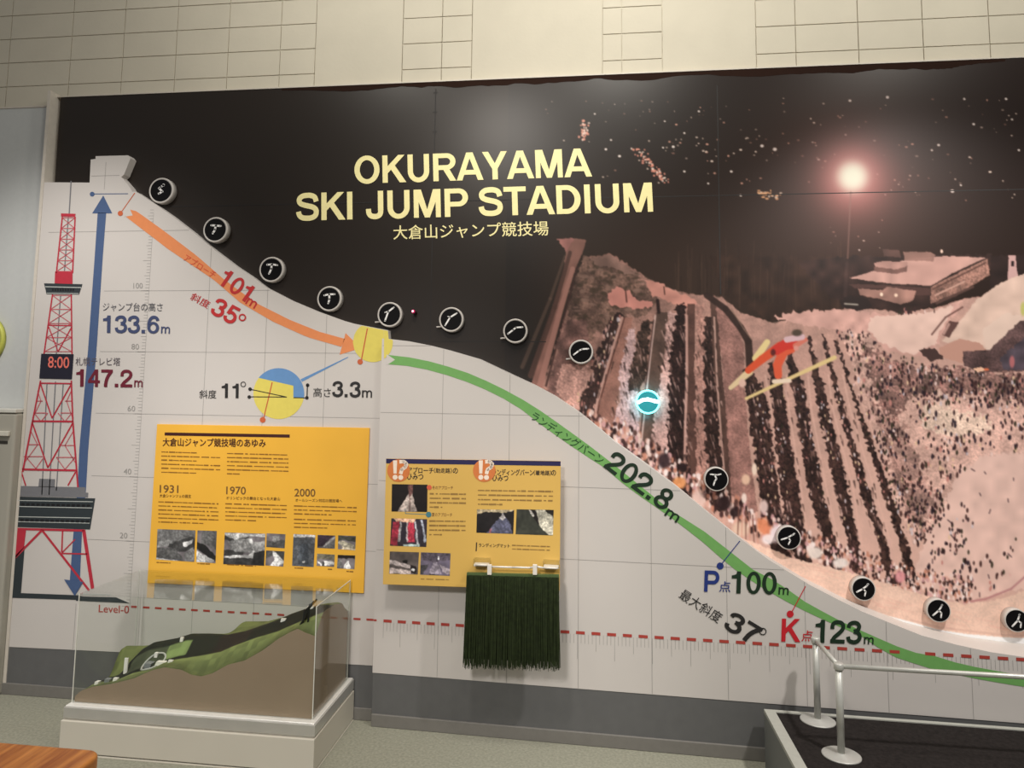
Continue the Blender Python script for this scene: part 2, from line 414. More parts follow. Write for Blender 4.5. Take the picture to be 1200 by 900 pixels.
# ------------------------------------------------------------------ the printed photograph (ink colours per vertex)
class Ink:
    def __init__(s, x0, y0, x1, y1, k, seed):
        s.x0, s.y0, s.k = x0, y0, k
        s.W, s.H = int((x1 - x0) * k), int((y1 - y0) * k)
        s.a = np.zeros((s.H, s.W, 3)); s.r = np.random.RandomState(seed)
        yy, xx = np.mgrid[0:s.H, 0:s.W]
        s.X = x0 + (xx + .5) / k; s.Y = y0 + (yy + .5) / k
        s.n1 = s.noise(3); s.n2 = s.noise(3); s.n3 = s.noise(9); s.n4 = s.noise(1.2)
    def noise(s, cell):
        h, w = int(s.H / s.k / cell) + 3, int(s.W / s.k / cell) + 3
        g = s.r.rand(h, w)
        fy = (s.Y - s.y0) / cell; fx = (s.X - s.x0) / cell
        iy = fy.astype(int); ix = fx.astype(int); fy = fy - iy; fx = fx - ix
        return g[iy, ix] * (1 - fx) * (1 - fy) + g[iy, ix + 1] * fx * (1 - fy) + g[iy + 1, ix] * (1 - fx) * fy + g[iy + 1, ix + 1] * fx * fy
    def win(s, xa, ya, xb, yb):
        f = lambda v, o, n: max(0, min(n, int((v - o) * s.k)))
        return slice(f(ya, s.y0, s.H), f(yb, s.y0, s.H) + 1), slice(f(xa, s.x0, s.W), f(xb, s.x0, s.W) + 1)
    def put(s, w, m, col, al=1.0):
        m = (m * al)[..., None]; s.a[w] = s.a[w] * (1 - m) + np.asarray(col, float) * m
    def mask(s, pts, rag=0.0):
        xs = [p[0] for p in pts]; ys = [p[1] for p in pts]
        w = s.win(min(xs) - 3, min(ys) - 3, max(xs) + 3, max(ys) + 3)
        X, Y = s.X[w], s.Y[w]
        if rag: X = X + (s.n1[w] - .5) * rag * 2; Y = Y + (s.n2[w] - .5) * rag * 2
        ins = np.zeros(X.shape, bool)
        for (ax, ay), (bx, by) in zip(pts, pts[1:] + pts[:1]):
            if ay == by: continue
            c = (ay > Y) != (by > Y)
            ins ^= c & (X < (bx - ax) * (Y - ay) / (by - ay) + ax)
        return w, ins.astype(float)
    def poly(s, pts, col, al=1.0, rag=0.0, tex=0.0, fine=0.0):
        w, m = s.mask(pts, rag)
        c = np.ones(m.shape + (3,)) * np.asarray(col, float)
        if tex: c = c * (1 + tex * (s.n3[w] - .5) * 2)[..., None]
        if fine: c = c * (1 + fine * (s.n4[w] - .5) * 2)[..., None]
        s.put(w, m, c, al)
    def line(s, pts, wd, col, al=1.0, w1=None):
        w1 = wd if w1 is None else w1
        tot = len(pts) - 1
        for k in range(tot):
            (ax, ay), (bx, by) = pts[k], pts[k + 1]
            r = max(wd, w1) + 1
            w = s.win(min(ax, bx) - r, min(ay, by) - r, max(ax, bx) + r, max(ay, by) + r)
            X, Y = s.X[w], s.Y[w]; L2 = (bx - ax) ** 2 + (by - ay) ** 2 or 1
            t = np.clip(((X - ax) * (bx - ax) + (Y - ay) * (by - ay)) / L2, 0, 1)
            d = np.hypot(X - ax - t * (bx - ax), Y - ay - t * (by - ay))
            ww = wd + (w1 - wd) * (k + t) / tot
            s.put(w, np.clip(ww / 2 - d + .5, 0, 1), col, al)
    def dot(s, x, y, rx, ry, col, al=1.0):
        w = s.win(x - rx - 1, y - ry - 1, x + rx + 1, y + ry + 1)
        d = np.hypot((s.X[w] - x) / rx, (s.Y[w] - y) / ry)
        s.put(w, np.clip((1.25 - d) / .5, 0, 1), col, al)
    def glow(s, x, y, r, col, al=1.0, p=2.0):
        w = s.win(x - 3 * r, y - 3 * r, x + 3 * r, y + 3 * r)
        d = np.hypot(s.X[w] - x, s.Y[w] - y) / r
        s.put(w, np.exp(-d ** p), col, al)
    def inside(s, pts, n):
        xs = [p[0] for p in pts]; ys = [p[1] for p in pts]; out = []
        while len(out) < n:
            x, y = s.r.uniform(min(xs), max(xs)), s.r.uniform(min(ys), max(ys)); c = False
            for (ax, ay), (bx, by) in zip(pts, pts[1:] + pts[:1]):
                if (ay > y) != (by > y) and x < (bx - ax) * (y - ay) / (by - ay) + ax: c = not c
            if c: out.append((x, y))
        return out
    def crowd(s, pts, n, r0=.9, r1=1.5, pale=.3, al=.9):
        dk = [(40, 22, 24), (52, 32, 34), (36, 26, 34), (66, 40, 36), (48, 44, 30)]
        lt = [(238, 208, 190), (222, 176, 158), (206, 192, 188), (228, 192, 150), (196, 132, 116)]
        cl = s.noise(11)
        for x, y in s.inside(pts, int(n * 1.7)):
            j_, i_ = min(s.H - 1, max(0, int((y - s.y0) * s.k))), min(s.W - 1, max(0, int((x - s.x0) * s.k)))
            if cl[j_, i_] < s.r.uniform(.2, .75): continue
            rr = s.r.uniform(r0, r1)
            c = lt[s.r.randint(5)] if s.r.rand() < pale else dk[s.r.randint(5)]
            s.dot(x, y, rr * .8, rr * s.r.uniform(1.1, 2.0), c, al)
    def soften(s):
        a = s.a; b = a.copy()
        b[1:-1, 1:-1] = a[1:-1, 1:-1] * .4 + .15 * (a[:-2, 1:-1] + a[2:, 1:-1] + a[1:-1, :-2] + a[1:-1, 2:])
        s.a = b
    def at(s, x, y):
        fx = np.clip((x - s.x0) * s.k - .5, 0, s.W - 1.001); fy = np.clip((y - s.y0) * s.k - .5, 0, s.H - 1.001)
        ix = fx.astype(int); iy = fy.astype(int); fx = (fx - ix)[:, None]; fy = (fy - iy)[:, None]; a = s.a
        return a[iy, ix] * (1 - fx) * (1 - fy) + a[iy, ix + 1] * fx * (1 - fy) + a[iy + 1, ix] * (1 - fx) * fy + a[iy + 1, ix + 1] * fx * fy

def ink_mesh(name, ink, sf, quad, nx, nz, m, parent, off=.0008):
    """grid on sf between the photo-space corners quad (tl,tr,br,bl), coloured by ink"""
    tl, tr, br, bl = [np.array(sf.P(*q, off)) for q in quad]
    u, v = np.meshgrid(np.linspace(0, 1, nx), np.linspace(0, 1, nz)); u = u.ravel()[:, None]; v = v.ravel()[:, None]
    P = (tl * (1 - u) + tr * u) * (1 - v) + (bl * (1 - u) + br * u) * v
    rel = P - np.array(CAM)
    xc, yc, zc = rel @ np.array(RT), rel @ np.array(DN), rel @ np.array(FW)
    px, py = PPX + F * xc / zc, PPY + F * yc / zc
    c = ink.at(px, py) / 255.0
    c = np.where(c <= .04045, c / 12.92, ((c + .055) / 1.055) ** 2.4)
    i = (np.arange(nz - 1)[:, None] * nx + np.arange(nx - 1)[None, :]).ravel()
    q = np.stack([i, i + nx, i + nx + 1, i + 1], 1)
    me = bpy.data.meshes.new(name)
    P = P - np.array(rootloc(parent))
    me.vertices.add(len(P)); me.vertices.foreach_set('co', P.ravel())
    me.loops.add(q.size); me.loops.foreach_set('vertex_index', q.ravel())
    me.polygons.add(len(q)); me.polygons.foreach_set('loop_start', np.arange(0, q.size, 4))
    me.update(calc_edges=True)
    a = me.color_attributes.new('ink', 'FLOAT_COLOR', 'POINT')
    a.data.foreach_set('color', np.concatenate([c, np.ones((len(c), 1))], 1).ravel())
    me.materials.append(m)
    o = bpy.data.objects.new(name, me); COL.objects.link(o); o.parent = parent
    return o

BLACK = (36, 29, 24)
def paint_mural():
    k = Ink(585, 60, 1300, 800, 1.5, 5); r = k.r
    fx = np.clip((k.X - 600) / 600, 0, 1)[..., None]
    k.a[:] = np.array(BLACK) * (1 - fx) + np.array((36, 21, 14)) * fx
    fog = np.exp(-((k.Y - 330) / 110) ** 2 - ((k.X - 760) / 260) ** 2)[..., None]
    k.a += fog * np.array((22, 16, 12)) * np.clip((k.X - 600) / 60, 0, 1)[..., None]
    # dark wood behind the hill
    k.poly([(830, 300), (1000, 300), (1000, 372), (935, 372), (900, 375), (850, 345)], (52, 36, 27), .8, 3, .3)
    for i in range(70):
        x = r.uniform(790, 990); y = r.uniform(280, 330)
        k.line([(x, y), (x + r.uniform(-2, 2), y + r.uniform(20, 60))], .9, (92, 70, 54) if r.rand() < .5 else (34, 22, 16), .35)
    # city lights
    def lights(x0, y0, x1, y1, n, big=1.5):
        for i in range(n):
            x, y = r.uniform(x0, x1), r.uniform(y0, y1); s_ = r.uniform(.55, big)
            k.dot(x, y, s_ * r.uniform(.8, 1.5), s_ * .8, (255, 232, 205) if r.rand() < .6 else (240, 180, 150), r.uniform(.35, 1))
    lights(620, 118, 860, 135, 22, 1.1); lights(660, 135, 1010, 215, 60, 1.4); lights(780, 160, 960, 190, 34, 1.5)
    lights(870, 115, 1200, 150, 26, 1.4); lights(1020, 150, 1200, 235, 26, 1.4); lights(970, 255, 1060, 295, 9, 1.2); lights(1020, 205, 1090, 230, 14, 1.1)
    for i in range(38):
        k.dot(685 + r.normal(0, 2.4), r.uniform(141, 165), r.uniform(.8, 1.7), r.uniform(.8, 1.6), (250, 170, 140) if r.rand() < .6 else (255, 225, 200), .9)
    for i in range(70):
        t = r.rand(); k.dot(744 + 36 * t + r.normal(0, 3), 173 + 40 * t + r.normal(0, 2.4), r.uniform(.8, 1.8), r.uniform(.7, 1.5), (250, 165, 135) if r.rand() < .6 else (255, 230, 205), .9)
    for i in range(34):
        k.dot(r.uniform(886, 916), 228 + r.normal(0, 2.5), r.uniform(.8, 2.2), r.uniform(.7, 1.6), (255, 190, 130) if r.rand() < .6 else (255, 235, 205), .9)
    for x, y, s_ in [(697, 133.5, 1.5), (779, 142, 1.4), (819, 130.5, 1.6), (802, 156, 1.6), (716, 164, 1.6), (710, 175, 2), (726, 183, 2.2), (789, 172, 2.2), (777, 173, 1.5), (802, 201, 1.8), (857, 201, 2), (868, 229, 1.8), (830, 215, 1.6),
                       (996, 118, 2.2), (1040, 114, 2.4), (1130, 116, 1.8), (1179, 116, 2), (1141, 145.5, 2), (1186, 140, 1.6), (1100, 170, 2.2), (1092, 176, 1.8), (1116, 224, 2.8), (1126, 217, 1.6), (1194, 176, 1.8), (908, 175, 3), (893, 171, 2.6), (1007, 293, 1.4)]:
        k.dot(x, y, s_ * .8, s_ * .65, (255, 240, 220))
    # stadium lamp in the photograph
    k.glow(1005, 212, 105, (120, 78, 62), .5, 2); k.glow(1000, 208, 48, (190, 110, 100), .75, 2.2); k.glow(999, 207, 30, (225, 150, 135), .8, 2.4); k.glow(999, 207, 18, (255, 250, 215), 1, 3.5)
    k.line([(997, 225), (993, 310)], 1.6, (150, 110, 95), .6); k.line([(992.5, 309), (990.5, 346)], 4.6, (196, 150, 135)); k.line([(994.5, 309), (992.5, 346)], 1.2, (120, 80, 70))
    # hill of snow
    hill = [(640, 440), (668, 352), (684, 300), (697, 300), (716, 298), (738, 312), (762, 327), (800, 344), (846, 348), (868, 366), (886, 372), (905, 378), (940, 372), (1000, 360), (1060, 366), (1100, 360), (1130, 350), (1300, 330), (1300, 800), (585, 800), (585, 470)]
    k.poly(hill, (150, 110, 94), 1, 2, .25, .18)
    w, m_ = k.mask(hill)
    g_ = np.clip((k.X[w] - 640) / 420, 0, 1) * .65 + np.clip((k.Y[w] - 330) / 330, 0, 1) * .5
    k.put(w, m_ * np.clip(g_, 0, 1) * .85, (226, 184, 160))
    k.poly([(684, 300), (720, 305), (752, 330), (770, 350), (760, 368), (720, 372), (690, 400), (668, 390), (664, 352)], (104, 80, 66), .75, 5, .5, .3)
    for i in range(140):
        x, y = k.inside([(690, 305), (745, 320), (760, 345), (745, 365), (700, 390), (672, 380), (675, 330)], 1)[0]
        k.dot(x, y, r.uniform(1.5, 4.5), r.uniform(1, 2.6), (72, 58, 44) if r.rand() < .6 else (150, 118, 100), .6)
    k.poly([(692, 303), (716, 299), (740, 317), (752, 322), (736, 322), (716, 312), (702, 314)], (150, 116, 100), .9, 2, .2)
    k.poly([(711, 345), (724, 336), (735, 340), (748, 352), (765, 354), (764, 360), (744, 362), (716, 358)], (222, 150, 130), 1, 2, .1)
    k.poly([(755, 327), (770, 330), (800, 346), (815, 350), (818, 356), (800, 362), (780, 352), (764, 346)], (214, 150, 128), 1, 2, .15)
    k.line([(733, 340), (734.5, 354)], 1.4, (70, 44, 36)); k.line([(778, 336), (779, 345)], 1.2, (70, 44, 36))
    # in-run track at the left
    k.poly([(652, 281), (673, 279), (673, 290), (664, 296), (662, 291)], (196, 132, 118), .85, 1.5, .2)
    k.poly([(673, 279), (687, 281), (684, 293), (676, 310), (652, 385), (634, 455), (622, 455), (640, 385), (660, 320), (663, 296)], (150, 106, 90), .95, .6, .15)
    k.line([(668, 296), (650, 360), (622, 440)], 4.5, (86, 60, 50), .9, 7); k.line([(662, 300), (645, 350), (612, 430)], 2.5, (112, 88, 72), .55, 5)
    k.line([(671, 315), (655, 370), (636, 440), (628, 470)], 5.5, (176, 126, 108), .95, 8); k.line([(677, 312), (660, 375), (640, 452)], 2, (70, 46, 40), .9, 2.5)
    k.poly([(660, 378), (684, 372), (690, 400), (676, 430), (664, 470), (640, 460)], (122, 88, 78), .8, 4, .4, .2)
    k.poly([(656, 428), (690, 426), (688, 460), (700, 480), (680, 486), (652, 462)], (206, 158, 138), .9, 4, .2, .25)
    # roads and tree rows
    def stripe(cl, col, al=1, rag=1.2, tex=.15, fine=.1):
        k.poly([(x - w_ / 2, y) for x, y, w_ in cl] + [(x + w_ / 2, y) for x, y, w_ in cl[::-1]], col, al, rag, tex, fine)
    DK, RD = (44, 29, 26), (112, 80, 68)
    stripe([(724, 368, 14), (712, 410, 20), (702, 440, 20), (690, 470, 18), (684, 492, 14)], DK, .85, 5, .3, .5)
    k.crowd([(716, 370), (730, 370), (700, 490), (670, 480)], 110, .8, 1.7, .75)
    stripe([(735, 372, 14), (722, 425, 17), (712, 470, 22), (704, 530, 26)], (158, 112, 94), 1, .5); k.line([(729, 372), (713, 425), (700, 470), (690, 520)], 2.6, (205, 160, 140)); k.line([(732, 372), (716, 425), (703, 470), (694, 520)], 1.2, (80, 48, 40))
    stripe([(740, 385, 8), (735, 440, 18), (738, 470, 26), (732, 510, 34), (728, 545, 40)], (208, 172, 162), .95, 3, .1, .25)
    stripe([(757, 375, 12), (752, 410, 16), (748, 440, 20), (744, 458, 16)], (58, 44, 36), .95, 4, .4, .5)
    stripe([(738, 512, 10), (741, 535, 14)], DK, .9, 4, .3, .5)
    stripe([(776, 366, 14), (770, 420, 16), (762, 480, 16), (757, 545, 18)], (96, 74, 62), 1, .5); k.line([(768, 370), (763, 410), (758, 455), (750, 535)], 2, (222, 188, 170), .9)
    k.line([(770.5, 352), (772, 366)], 4, (44, 28, 26)); k.line([(766, 375), (757, 450), (747, 540)], 1.6, (60, 40, 34), .8)
    stripe([(789, 366, 12), (784, 420, 12), (780, 470, 22), (778, 520, 30), (774, 560, 34)], (206, 164, 148), .95, 3, .15, .25)
    stripe([(798, 356, 10), (796, 400, 17), (795, 450, 22), (794, 500, 22), (795, 560, 24), (800, 600, 26)], DK, 1, 4, .25, .5)
    stripe([(810, 356, 9), (809, 430, 10), (811, 500, 11), (812, 580, 12)], (92, 64, 54), 1, .4); k.line([(804.5, 370), (805, 440), (803, 500), (802, 570)], 3, (206, 160, 140), .95)
    stripe([(820, 356, 8), (820, 430, 10), (823, 500, 16), (826, 580, 18)], (178, 132, 114), .95, 2.5, .2, .25)
    stripe([(830, 372, 10), (832, 430, 14), (834, 500, 17), (839, 560, 20), (846, 600, 20)], (50, 34, 29), 1, 4, .25, .5)
    stripe([(836, 350, 8), (841, 430, 9), (847, 490, 10), (856, 580, 12)], (86, 62, 52), 1, .5); k.line([(837, 372), (840, 440), (845, 510), (851, 580)], 2, (214, 172, 150), .85)
    k.poly([(838, 352), (852, 360), (866, 385), (872, 405), (872, 450), (878, 520), (888, 600), (858, 600), (852, 500), (846, 420)], (152, 110, 96), .95, 1.2, .2, .2)
    k.line([(828, 346), (850, 362), (868, 384), (877, 400), (879, 432)], 7, (52, 36, 30), .95, 9); k.line([(857, 362), (872, 386), (881, 398)], 1.4, (140, 112, 92), .8)
    # rows on the right: x ranges at heights 455, 475, 575, 630
    for i, ((a0, a1), (b0, b1), (c0, c1), (d0, d1)) in enumerate([((874, 894), (876, 900), (890, 912), (898, 920)), ((903, 919), (905, 921), (915, 936), (924, 944)), ((927, 944), (931, 947), (946, 966), (962, 980)),
            ((953, 968), (956, 972), (977, 997), (990, 1006)), ((975, 985), (980, 992), (1005, 1022), (1025, 1041)), ((994, 1000), (1001, 1008), (1030, 1047), (1049, 1065)), ((1012, 1018), (1020, 1027), (1057, 1066), (1080, 1089))]):
        q_ = (0, 0, .06, .12, .2, .22, .2)[i]; sh = lambda p, q: (p + (q - p) * q_, q - (q - p) * q_)
        lines = [sh(a0, a1) + (455,), sh(b0, b1) + (475,), sh(c0, c1) + (575,), sh(d0, d1) + (630,)]
        top = {0: 432, 1: 425, 2: 410, 3: 395, 4: 392, 5: 400, 6: 420}[i]
        tx = a0 - (b0 - a0) * (455 - top) / 20 * .8
        pts = [(tx, top)] + [(p, y) for p, q, y in lines] + [(d0 + 14, 668 + i * 4), (d1 + 12, 668 + i * 4)] + [(q, y) for p, q, y in lines[::-1]] + [(tx + (3 if i > 2 else 7), top)]
        k.poly(pts, (50, 33, 29), .95, 3.0, .3, .6)
        for x, y in k.inside(pts, 60): k.dot(x, y, r.uniform(1.2, 3), r.uniform(1.5, 4), (92, 66, 54) if r.rand() < .5 else (30, 19, 18), .55)
        if i < 6: k.crowd([(p + 1, y) for p, q, y in lines] + [(q - 1, y) for p, q, y in lines[::-1]], 46 - i * 4, .8, 1.5, .75)
        k.line([(a1 + 3, 440), (b1 + 3, 475), (c1 + 3, 575), (d1 + 4, 640)], 2.2, (226, 182, 158), .55)
    k.line([(1004, 425), (1030, 500), (1070, 600), (1096, 660)], 2.2, (90, 62, 54), .7, 3); k.line([(1012, 430), (1040, 500), (1085, 600), (1110, 668)], 3.2, (226, 186, 164), .6, 6)
    def tufts(cl, n, side):
        for j in range(n):
            y = r.uniform(cl[0][1], cl[-1][1]); x = np.interp(y, [c[1] for c in cl], [c[0] for c in cl]); w_ = np.interp(y, [c[1] for c in cl], [c[2] for c in cl])
            q = r.uniform(-.5, .5) * w_; L_ = r.uniform(4, 9)
            col = [(40, 27, 24), (58, 42, 34), (214, 172, 154), (150, 114, 100)][r.randint(4)]
            k.line([(x + q, y), (x + q + side * L_ * .55, y + L_)], r.uniform(1.2, 2.4), col, .7, .6)
    tufts([(743, 400, 22), (738, 470, 40), (728, 540, 50)], 90, .5); tufts([(784, 380, 16), (780, 470, 26), (777, 560, 40)], 90, .6); tufts([(796, 370, 16), (795, 460, 24), (797, 590, 28)], 90, .5)
    tufts([(821, 380, 10), (824, 480, 20), (830, 580, 24)], 60, .5); tufts([(832, 380, 14), (836, 480, 20), (845, 595, 24)], 70, .5); tufts([(722, 380, 16), (700, 450, 26), (682, 488, 24)], 60, -.4)
    tufts([(884, 445, 22), (902, 570, 30), (914, 640, 34)], 60, .4); tufts([(912, 445, 18), (926, 570, 28), (938, 640, 28)], 50, .4); tufts([(936, 445, 18), (956, 570, 26), (974, 640, 26)], 50, .4); tufts([(963, 450, 16), (988, 570, 26), (1004, 640, 24)], 40, .4); tufts([(984, 450, 14), (1014, 570, 24), (1040, 650, 24)], 40, .4)
    # crowd and outrun
    outrun = [(1128, 545), (1160, 530), (1300, 520), (1300, 690), (1190, 690), (1130, 704), (1070, 690), (1080, 640), (1100, 600)]
    k.poly(outrun, (228, 190, 168), 1, 4, .06)
    C1 = [(984, 378), (1020, 376), (1030, 420), (1072, 430), (1120, 432), (1200, 440), (1300, 440), (1300, 530), (1200, 528), (1150, 535), (1118, 560), (1100, 610), (1072, 640), (1050, 590), (1030, 520), (1006, 460)]
    k.poly(C1, (216, 174, 152), .75, 4, .2, .2)
    k.poly([(1010, 402), (1040, 420), (1075, 430), (1200, 436), (1300, 436), (1300, 466), (1200, 472), (1130, 462), (1070, 466), (1050, 490), (1030, 480)], (92, 62, 55), .6, 9, .6, .6)
    k.poly([(1028, 470), (1050, 480), (1086, 560), (1096, 600), (1070, 620), (1054, 590), (1040, 540)], (110, 78, 68), .4, 7, .6, .6)
    k.poly([(1096, 455), (1108, 460), (1118, 500), (1104, 500)], (238, 204, 176), .6, 5)
    k.poly([(1084, 470), (1110, 478), (1160, 490), (1160, 505), (1110, 512), (1078, 500)], (236, 206, 176), .85, 5, .1, .2)
    k.crowd(C1, 640, 1.0, 2.1, .22)
    k.crowd([(1020, 410), (1200, 445), (1300, 445), (1300, 480), (1190, 480), (1040, 470)], 420, .9, 1.8, .22)
    k.crowd([(1040, 480), (1090, 540), (1110, 600), (1075, 640), (1052, 600), (1020, 500)], 260, .9, 1.8, .2)
    k.crowd([(975, 374), (1020, 376), (1030, 400), (1000, 420), (985, 400)], 60, .8, 1.5, .1)
    k.crowd([(985, 440), (1040, 470), (1070, 560), (1020, 500)], 60, .7, 1.2, .3)
    k.crowd([(1075, 600), (1130, 590), (1145, 620), (1120, 650), (1090, 650)], 60, 1, 1.9, .15)
    k.crowd([(1080, 660), (1100, 640), (1150, 650), (1200, 620), (1200, 660), (1170, 690), (1120, 700)], 60, 1.1, 2.2, .2)
    for x, y in k.inside(outrun, 26): k.line([(x, y), (x + r.uniform(-2, 5), y + r.uniform(2, 6))], 1.3, (60, 40, 44), .8)
    k.line([(1210, 668), (1185, 690), (1155, 702), (1130, 706)], 2.4, (186, 128, 122), .9)
    # lodge with a flat roof
    k.poly([(905, 372), (930, 366), (990, 362), (1060, 372), (1095, 366), (1130, 350), (1110, 380), (1090, 420), (1040, 412), (1016, 390), (960, 385)], (214, 166, 146), .95, 3, .12)
    k.poly([(1020, 372), (1090, 366), (1118, 358), (1098, 396), (1096, 404), (1066, 416), (1030, 400), (1016, 385)], (234, 198, 174), .95, 2, .05)
    k.poly([(935, 308), (1000, 300), (1040, 300), (1160, 298), (1168, 310), (1110, 352), (1060, 368), (975, 350)], (58, 40, 34), .9, 3, .3)
    k.poly([(995, 326), (1030, 316), (1062, 304), (1110, 300), (1156, 302), (1120, 318), (1091, 335), (1040, 332)], (204, 158, 138), 1, .6, .08)
    k.poly([(1091, 336), (1157, 303), (1160, 322), (1130, 340), (1100, 352), (1090, 356)], (150, 110, 92), 1, .8, .2, .3); k.line([(1093, 339), (1155, 308)], 1.6, (86, 58, 48)); k.line([(1096, 346), (1130, 330)], 2, (206, 160, 136)); k.line([(1098, 355), (1140, 336)], 3, (90, 64, 54))
    k.poly([(995, 333), (1040, 334), (1090, 338), (1090, 346), (1072, 346), (1060, 340), (1034, 338), (1002, 338)], (88, 60, 52), .9, .5)
    k.poly([(1006, 338), (1034, 340), (1040, 336), (1074, 341), (1070, 352), (1056, 357), (1030, 350), (1008, 346)], (164, 122, 104), 1, .6, .2)
    k.dot(1033, 345, 1.8, 2.2, (255, 225, 190)); k.dot(1050, 346, 2, 2, (250, 215, 180)); k.dot(1103.5, 294.5, 1.5, 2.2, (250, 215, 185))
    for q, c in (([(1024, 308), (1034, 306), (1064, 307), (1063, 313), (1050, 317), (1026, 314)], (184, 140, 122)), ([(1024, 312), (1050, 316), (1063, 312), (1063, 318), (1050, 321), (1024, 318)], (120, 86, 74)), ([(1058, 295), (1090, 295), (1096, 299), (1094, 306), (1060, 305)], (150, 112, 96)), ([(1034, 292), (1054, 293), (1056, 302), (1036, 300)], (96, 68, 58))): k.poly(q, c, .95, .6, .1)
    k.poly([(984, 352), (996, 346), (1018, 350), (1022, 360), (1005, 365), (986, 360)], (44, 32, 28), 1, 1); k.line([(990, 356), (1005, 357)], 1.8, (170, 160, 140))
    k.crowd([(1052, 362), (1096, 358), (1096, 366), (1052, 368)], 22, .9, 1.6, .4)
    k.poly([(1160, 300), (1300, 296), (1300, 322), (1190, 330), (1160, 345)], (44, 30, 26), .9, 2, .2)
    k.poly([(1182, 300), (1190, 299), (1193, 326), (1181, 328)], (206, 164, 150), 1, .4); k.poly([(1185, 306), (1188.5, 306), (1188.5, 312), (1185, 312)], (40, 26, 26))
    # marquee
    k.poly([(1196, 322), (1300, 300), (1300, 390), (1190, 390), (1166, 424), (1158, 420), (1130, 408), (1104, 400), (1130, 370), (1144, 352), (1172, 332)], (222, 190, 164), 1, 1, .08)
    k.poly([(1150, 388), (1180, 366), (1200, 372), (1176, 400), (1160, 420)], (232, 204, 178), .7, 2)
    k.poly([(1100, 408), (1124, 397), (1148, 402), (1158, 412), (1130, 412), (1128, 426), (1102, 418)], (196, 148, 124), 1, .6)
    k.poly([(1129, 412), (1160, 410), (1195, 376), (1300, 372), (1300, 432), (1150, 436), (1129, 428)], (84, 62, 58), .95, 1, .3, .3)
    k.poly([(1172, 420), (1200, 396), (1300, 390), (1300, 432), (1176, 434)], (70, 62, 68), .85, 2, .4); k.dot(1186, 424, 3, 7, (190, 110, 105), .9)
    k.dot(1199, 362, 3, 8, (190, 190, 100), .9); k.poly([(1140, 432), (1150, 430), (1158, 434), (1146, 436)], (240, 190, 150)); k.dot(1156, 433, 3, 1.6, (210, 110, 70))
    k.poly([(1104, 392), (1112, 376), (1124, 378), (1112, 396)], (92, 62, 54), .95, .5); k.line([(1106, 391), (1112, 380)], 3, (186, 146, 128)); k.line([(1092, 392), (1108, 372), (1128, 360)], 2, (110, 76, 66))
    k.poly([(1076, 410), (1094, 408), (1106, 420), (1090, 424)], (56, 38, 34), .9, 1.5)
    # ski jumper in flight
    k.line([(874.5, 467), (978, 419)], 3.4, (226, 198, 132), 1, 5); k.line([(856, 454.5), (878, 436)], 5, (226, 200, 150), 1, 9); k.line([(886, 420), (899, 401)], 9, (232, 208, 140), 1, 7); k.dot(870, 449, 4, 5, (224, 184, 160))
    for pts, a, b, c in (([(877, 434), (893, 421), (914, 406)], 8, 11, (216, 84, 48)), ([(912, 440), (911, 428), (918, 412), (926, 408)], 9, 13, (220, 92, 58)), ([(910, 410), (920, 404), (930, 403)], 12, 12, (206, 56, 44)), ([(932, 405), (944, 398)], 6, 5, (214, 120, 96))):
        k.line(pts, a, c, 1, b)
    k.line([(922, 398), (940, 395)], 7, (216, 180, 176)); k.dot(934, 390, 6, 4, (80, 66, 52)); k.line([(907, 447), (925, 446)], 5, (238, 214, 180)); k.dot(906, 413, 3, 4, (70, 30, 30), .8); k.dot(933, 408, 3, 3, (220, 150, 130))
    # spectators along the fence and the snow bank under them
    fence = [(690, 492), (720, 512), (760, 538), (800, 566), (850, 600), (890, 622), (930, 640), (970, 656), (1020, 674), (1060, 686), (1110, 696), (1140, 702)]
    for (ax, ay), (bx, by) in zip(fence[:-1], fence[1:]):
        n = int((bx - ax) * 2.4)
        for j in range(n):
            t = r.rand(); x = ax + (bx - ax) * t; y = ay + (by - ay) * t + r.uniform(-24, 6) * (1 if ax > 700 else .5)
            c = [(44, 26, 24), (60, 36, 34), (236, 206, 186), (222, 170, 146), (196, 134, 106), (246, 228, 212), (208, 158, 150), (84, 56, 48)][r.randint(8)]
            sz = 2.6 if ax < 960 else 1.9
            k.dot(x, y, sz * r.uniform(.5, 1), sz * r.uniform(.8, 1.7), c, .9)
    for x, y, rx, ry, c in ((778, 540, 7, 9, (54, 38, 40)), (796, 566, 8, 7, (222, 150, 90)), (818, 586, 8, 12, (224, 192, 172)), (800, 548, 5, 6, (40, 26, 26)), (848, 590, 9, 8, (44, 28, 28)), (862, 600, 7, 6, (44, 28, 28)), (872, 584, 3, 6, (248, 226, 204)), (868, 620, 10, 9, (220, 190, 160)), (884, 550, 3, 7, (244, 220, 190)), (874, 562, 5, 6, (236, 196, 160)), (894, 616, 7, 9, (226, 140, 96)), (902, 624, 8, 8, (226, 140, 100)), (910, 626, 8, 10, (232, 220, 214)), (895, 594, 5, 8, (230, 200, 184)), (900, 632, 7, 6, (240, 226, 214)), (955, 648, 9, 7, (234, 220, 200)), (985, 660, 9, 6, (236, 224, 206)), (1055, 676, 6, 7, (222, 150, 146))):
        k.dot(x, y, rx, ry, c, .92)
    for i in range(6): k.line([(866 + i * 4, 592 + i * 3), (864 + i * 5, 640 + i)], 1.5, (206, 150, 126) if i % 2 else (120, 78, 66), .8)
    bank = [(700, 512), (740, 545), (780, 575), (820, 604), (860, 628), (880, 634), (930, 654), (985, 668), (1040, 684), (1090, 700), (1130, 708), (1165, 704), (1195, 694), (1300, 664), (1300, 800), (700, 800)]
    k.poly(bank, (232, 196, 168), .98, 1.6, .05, .06)
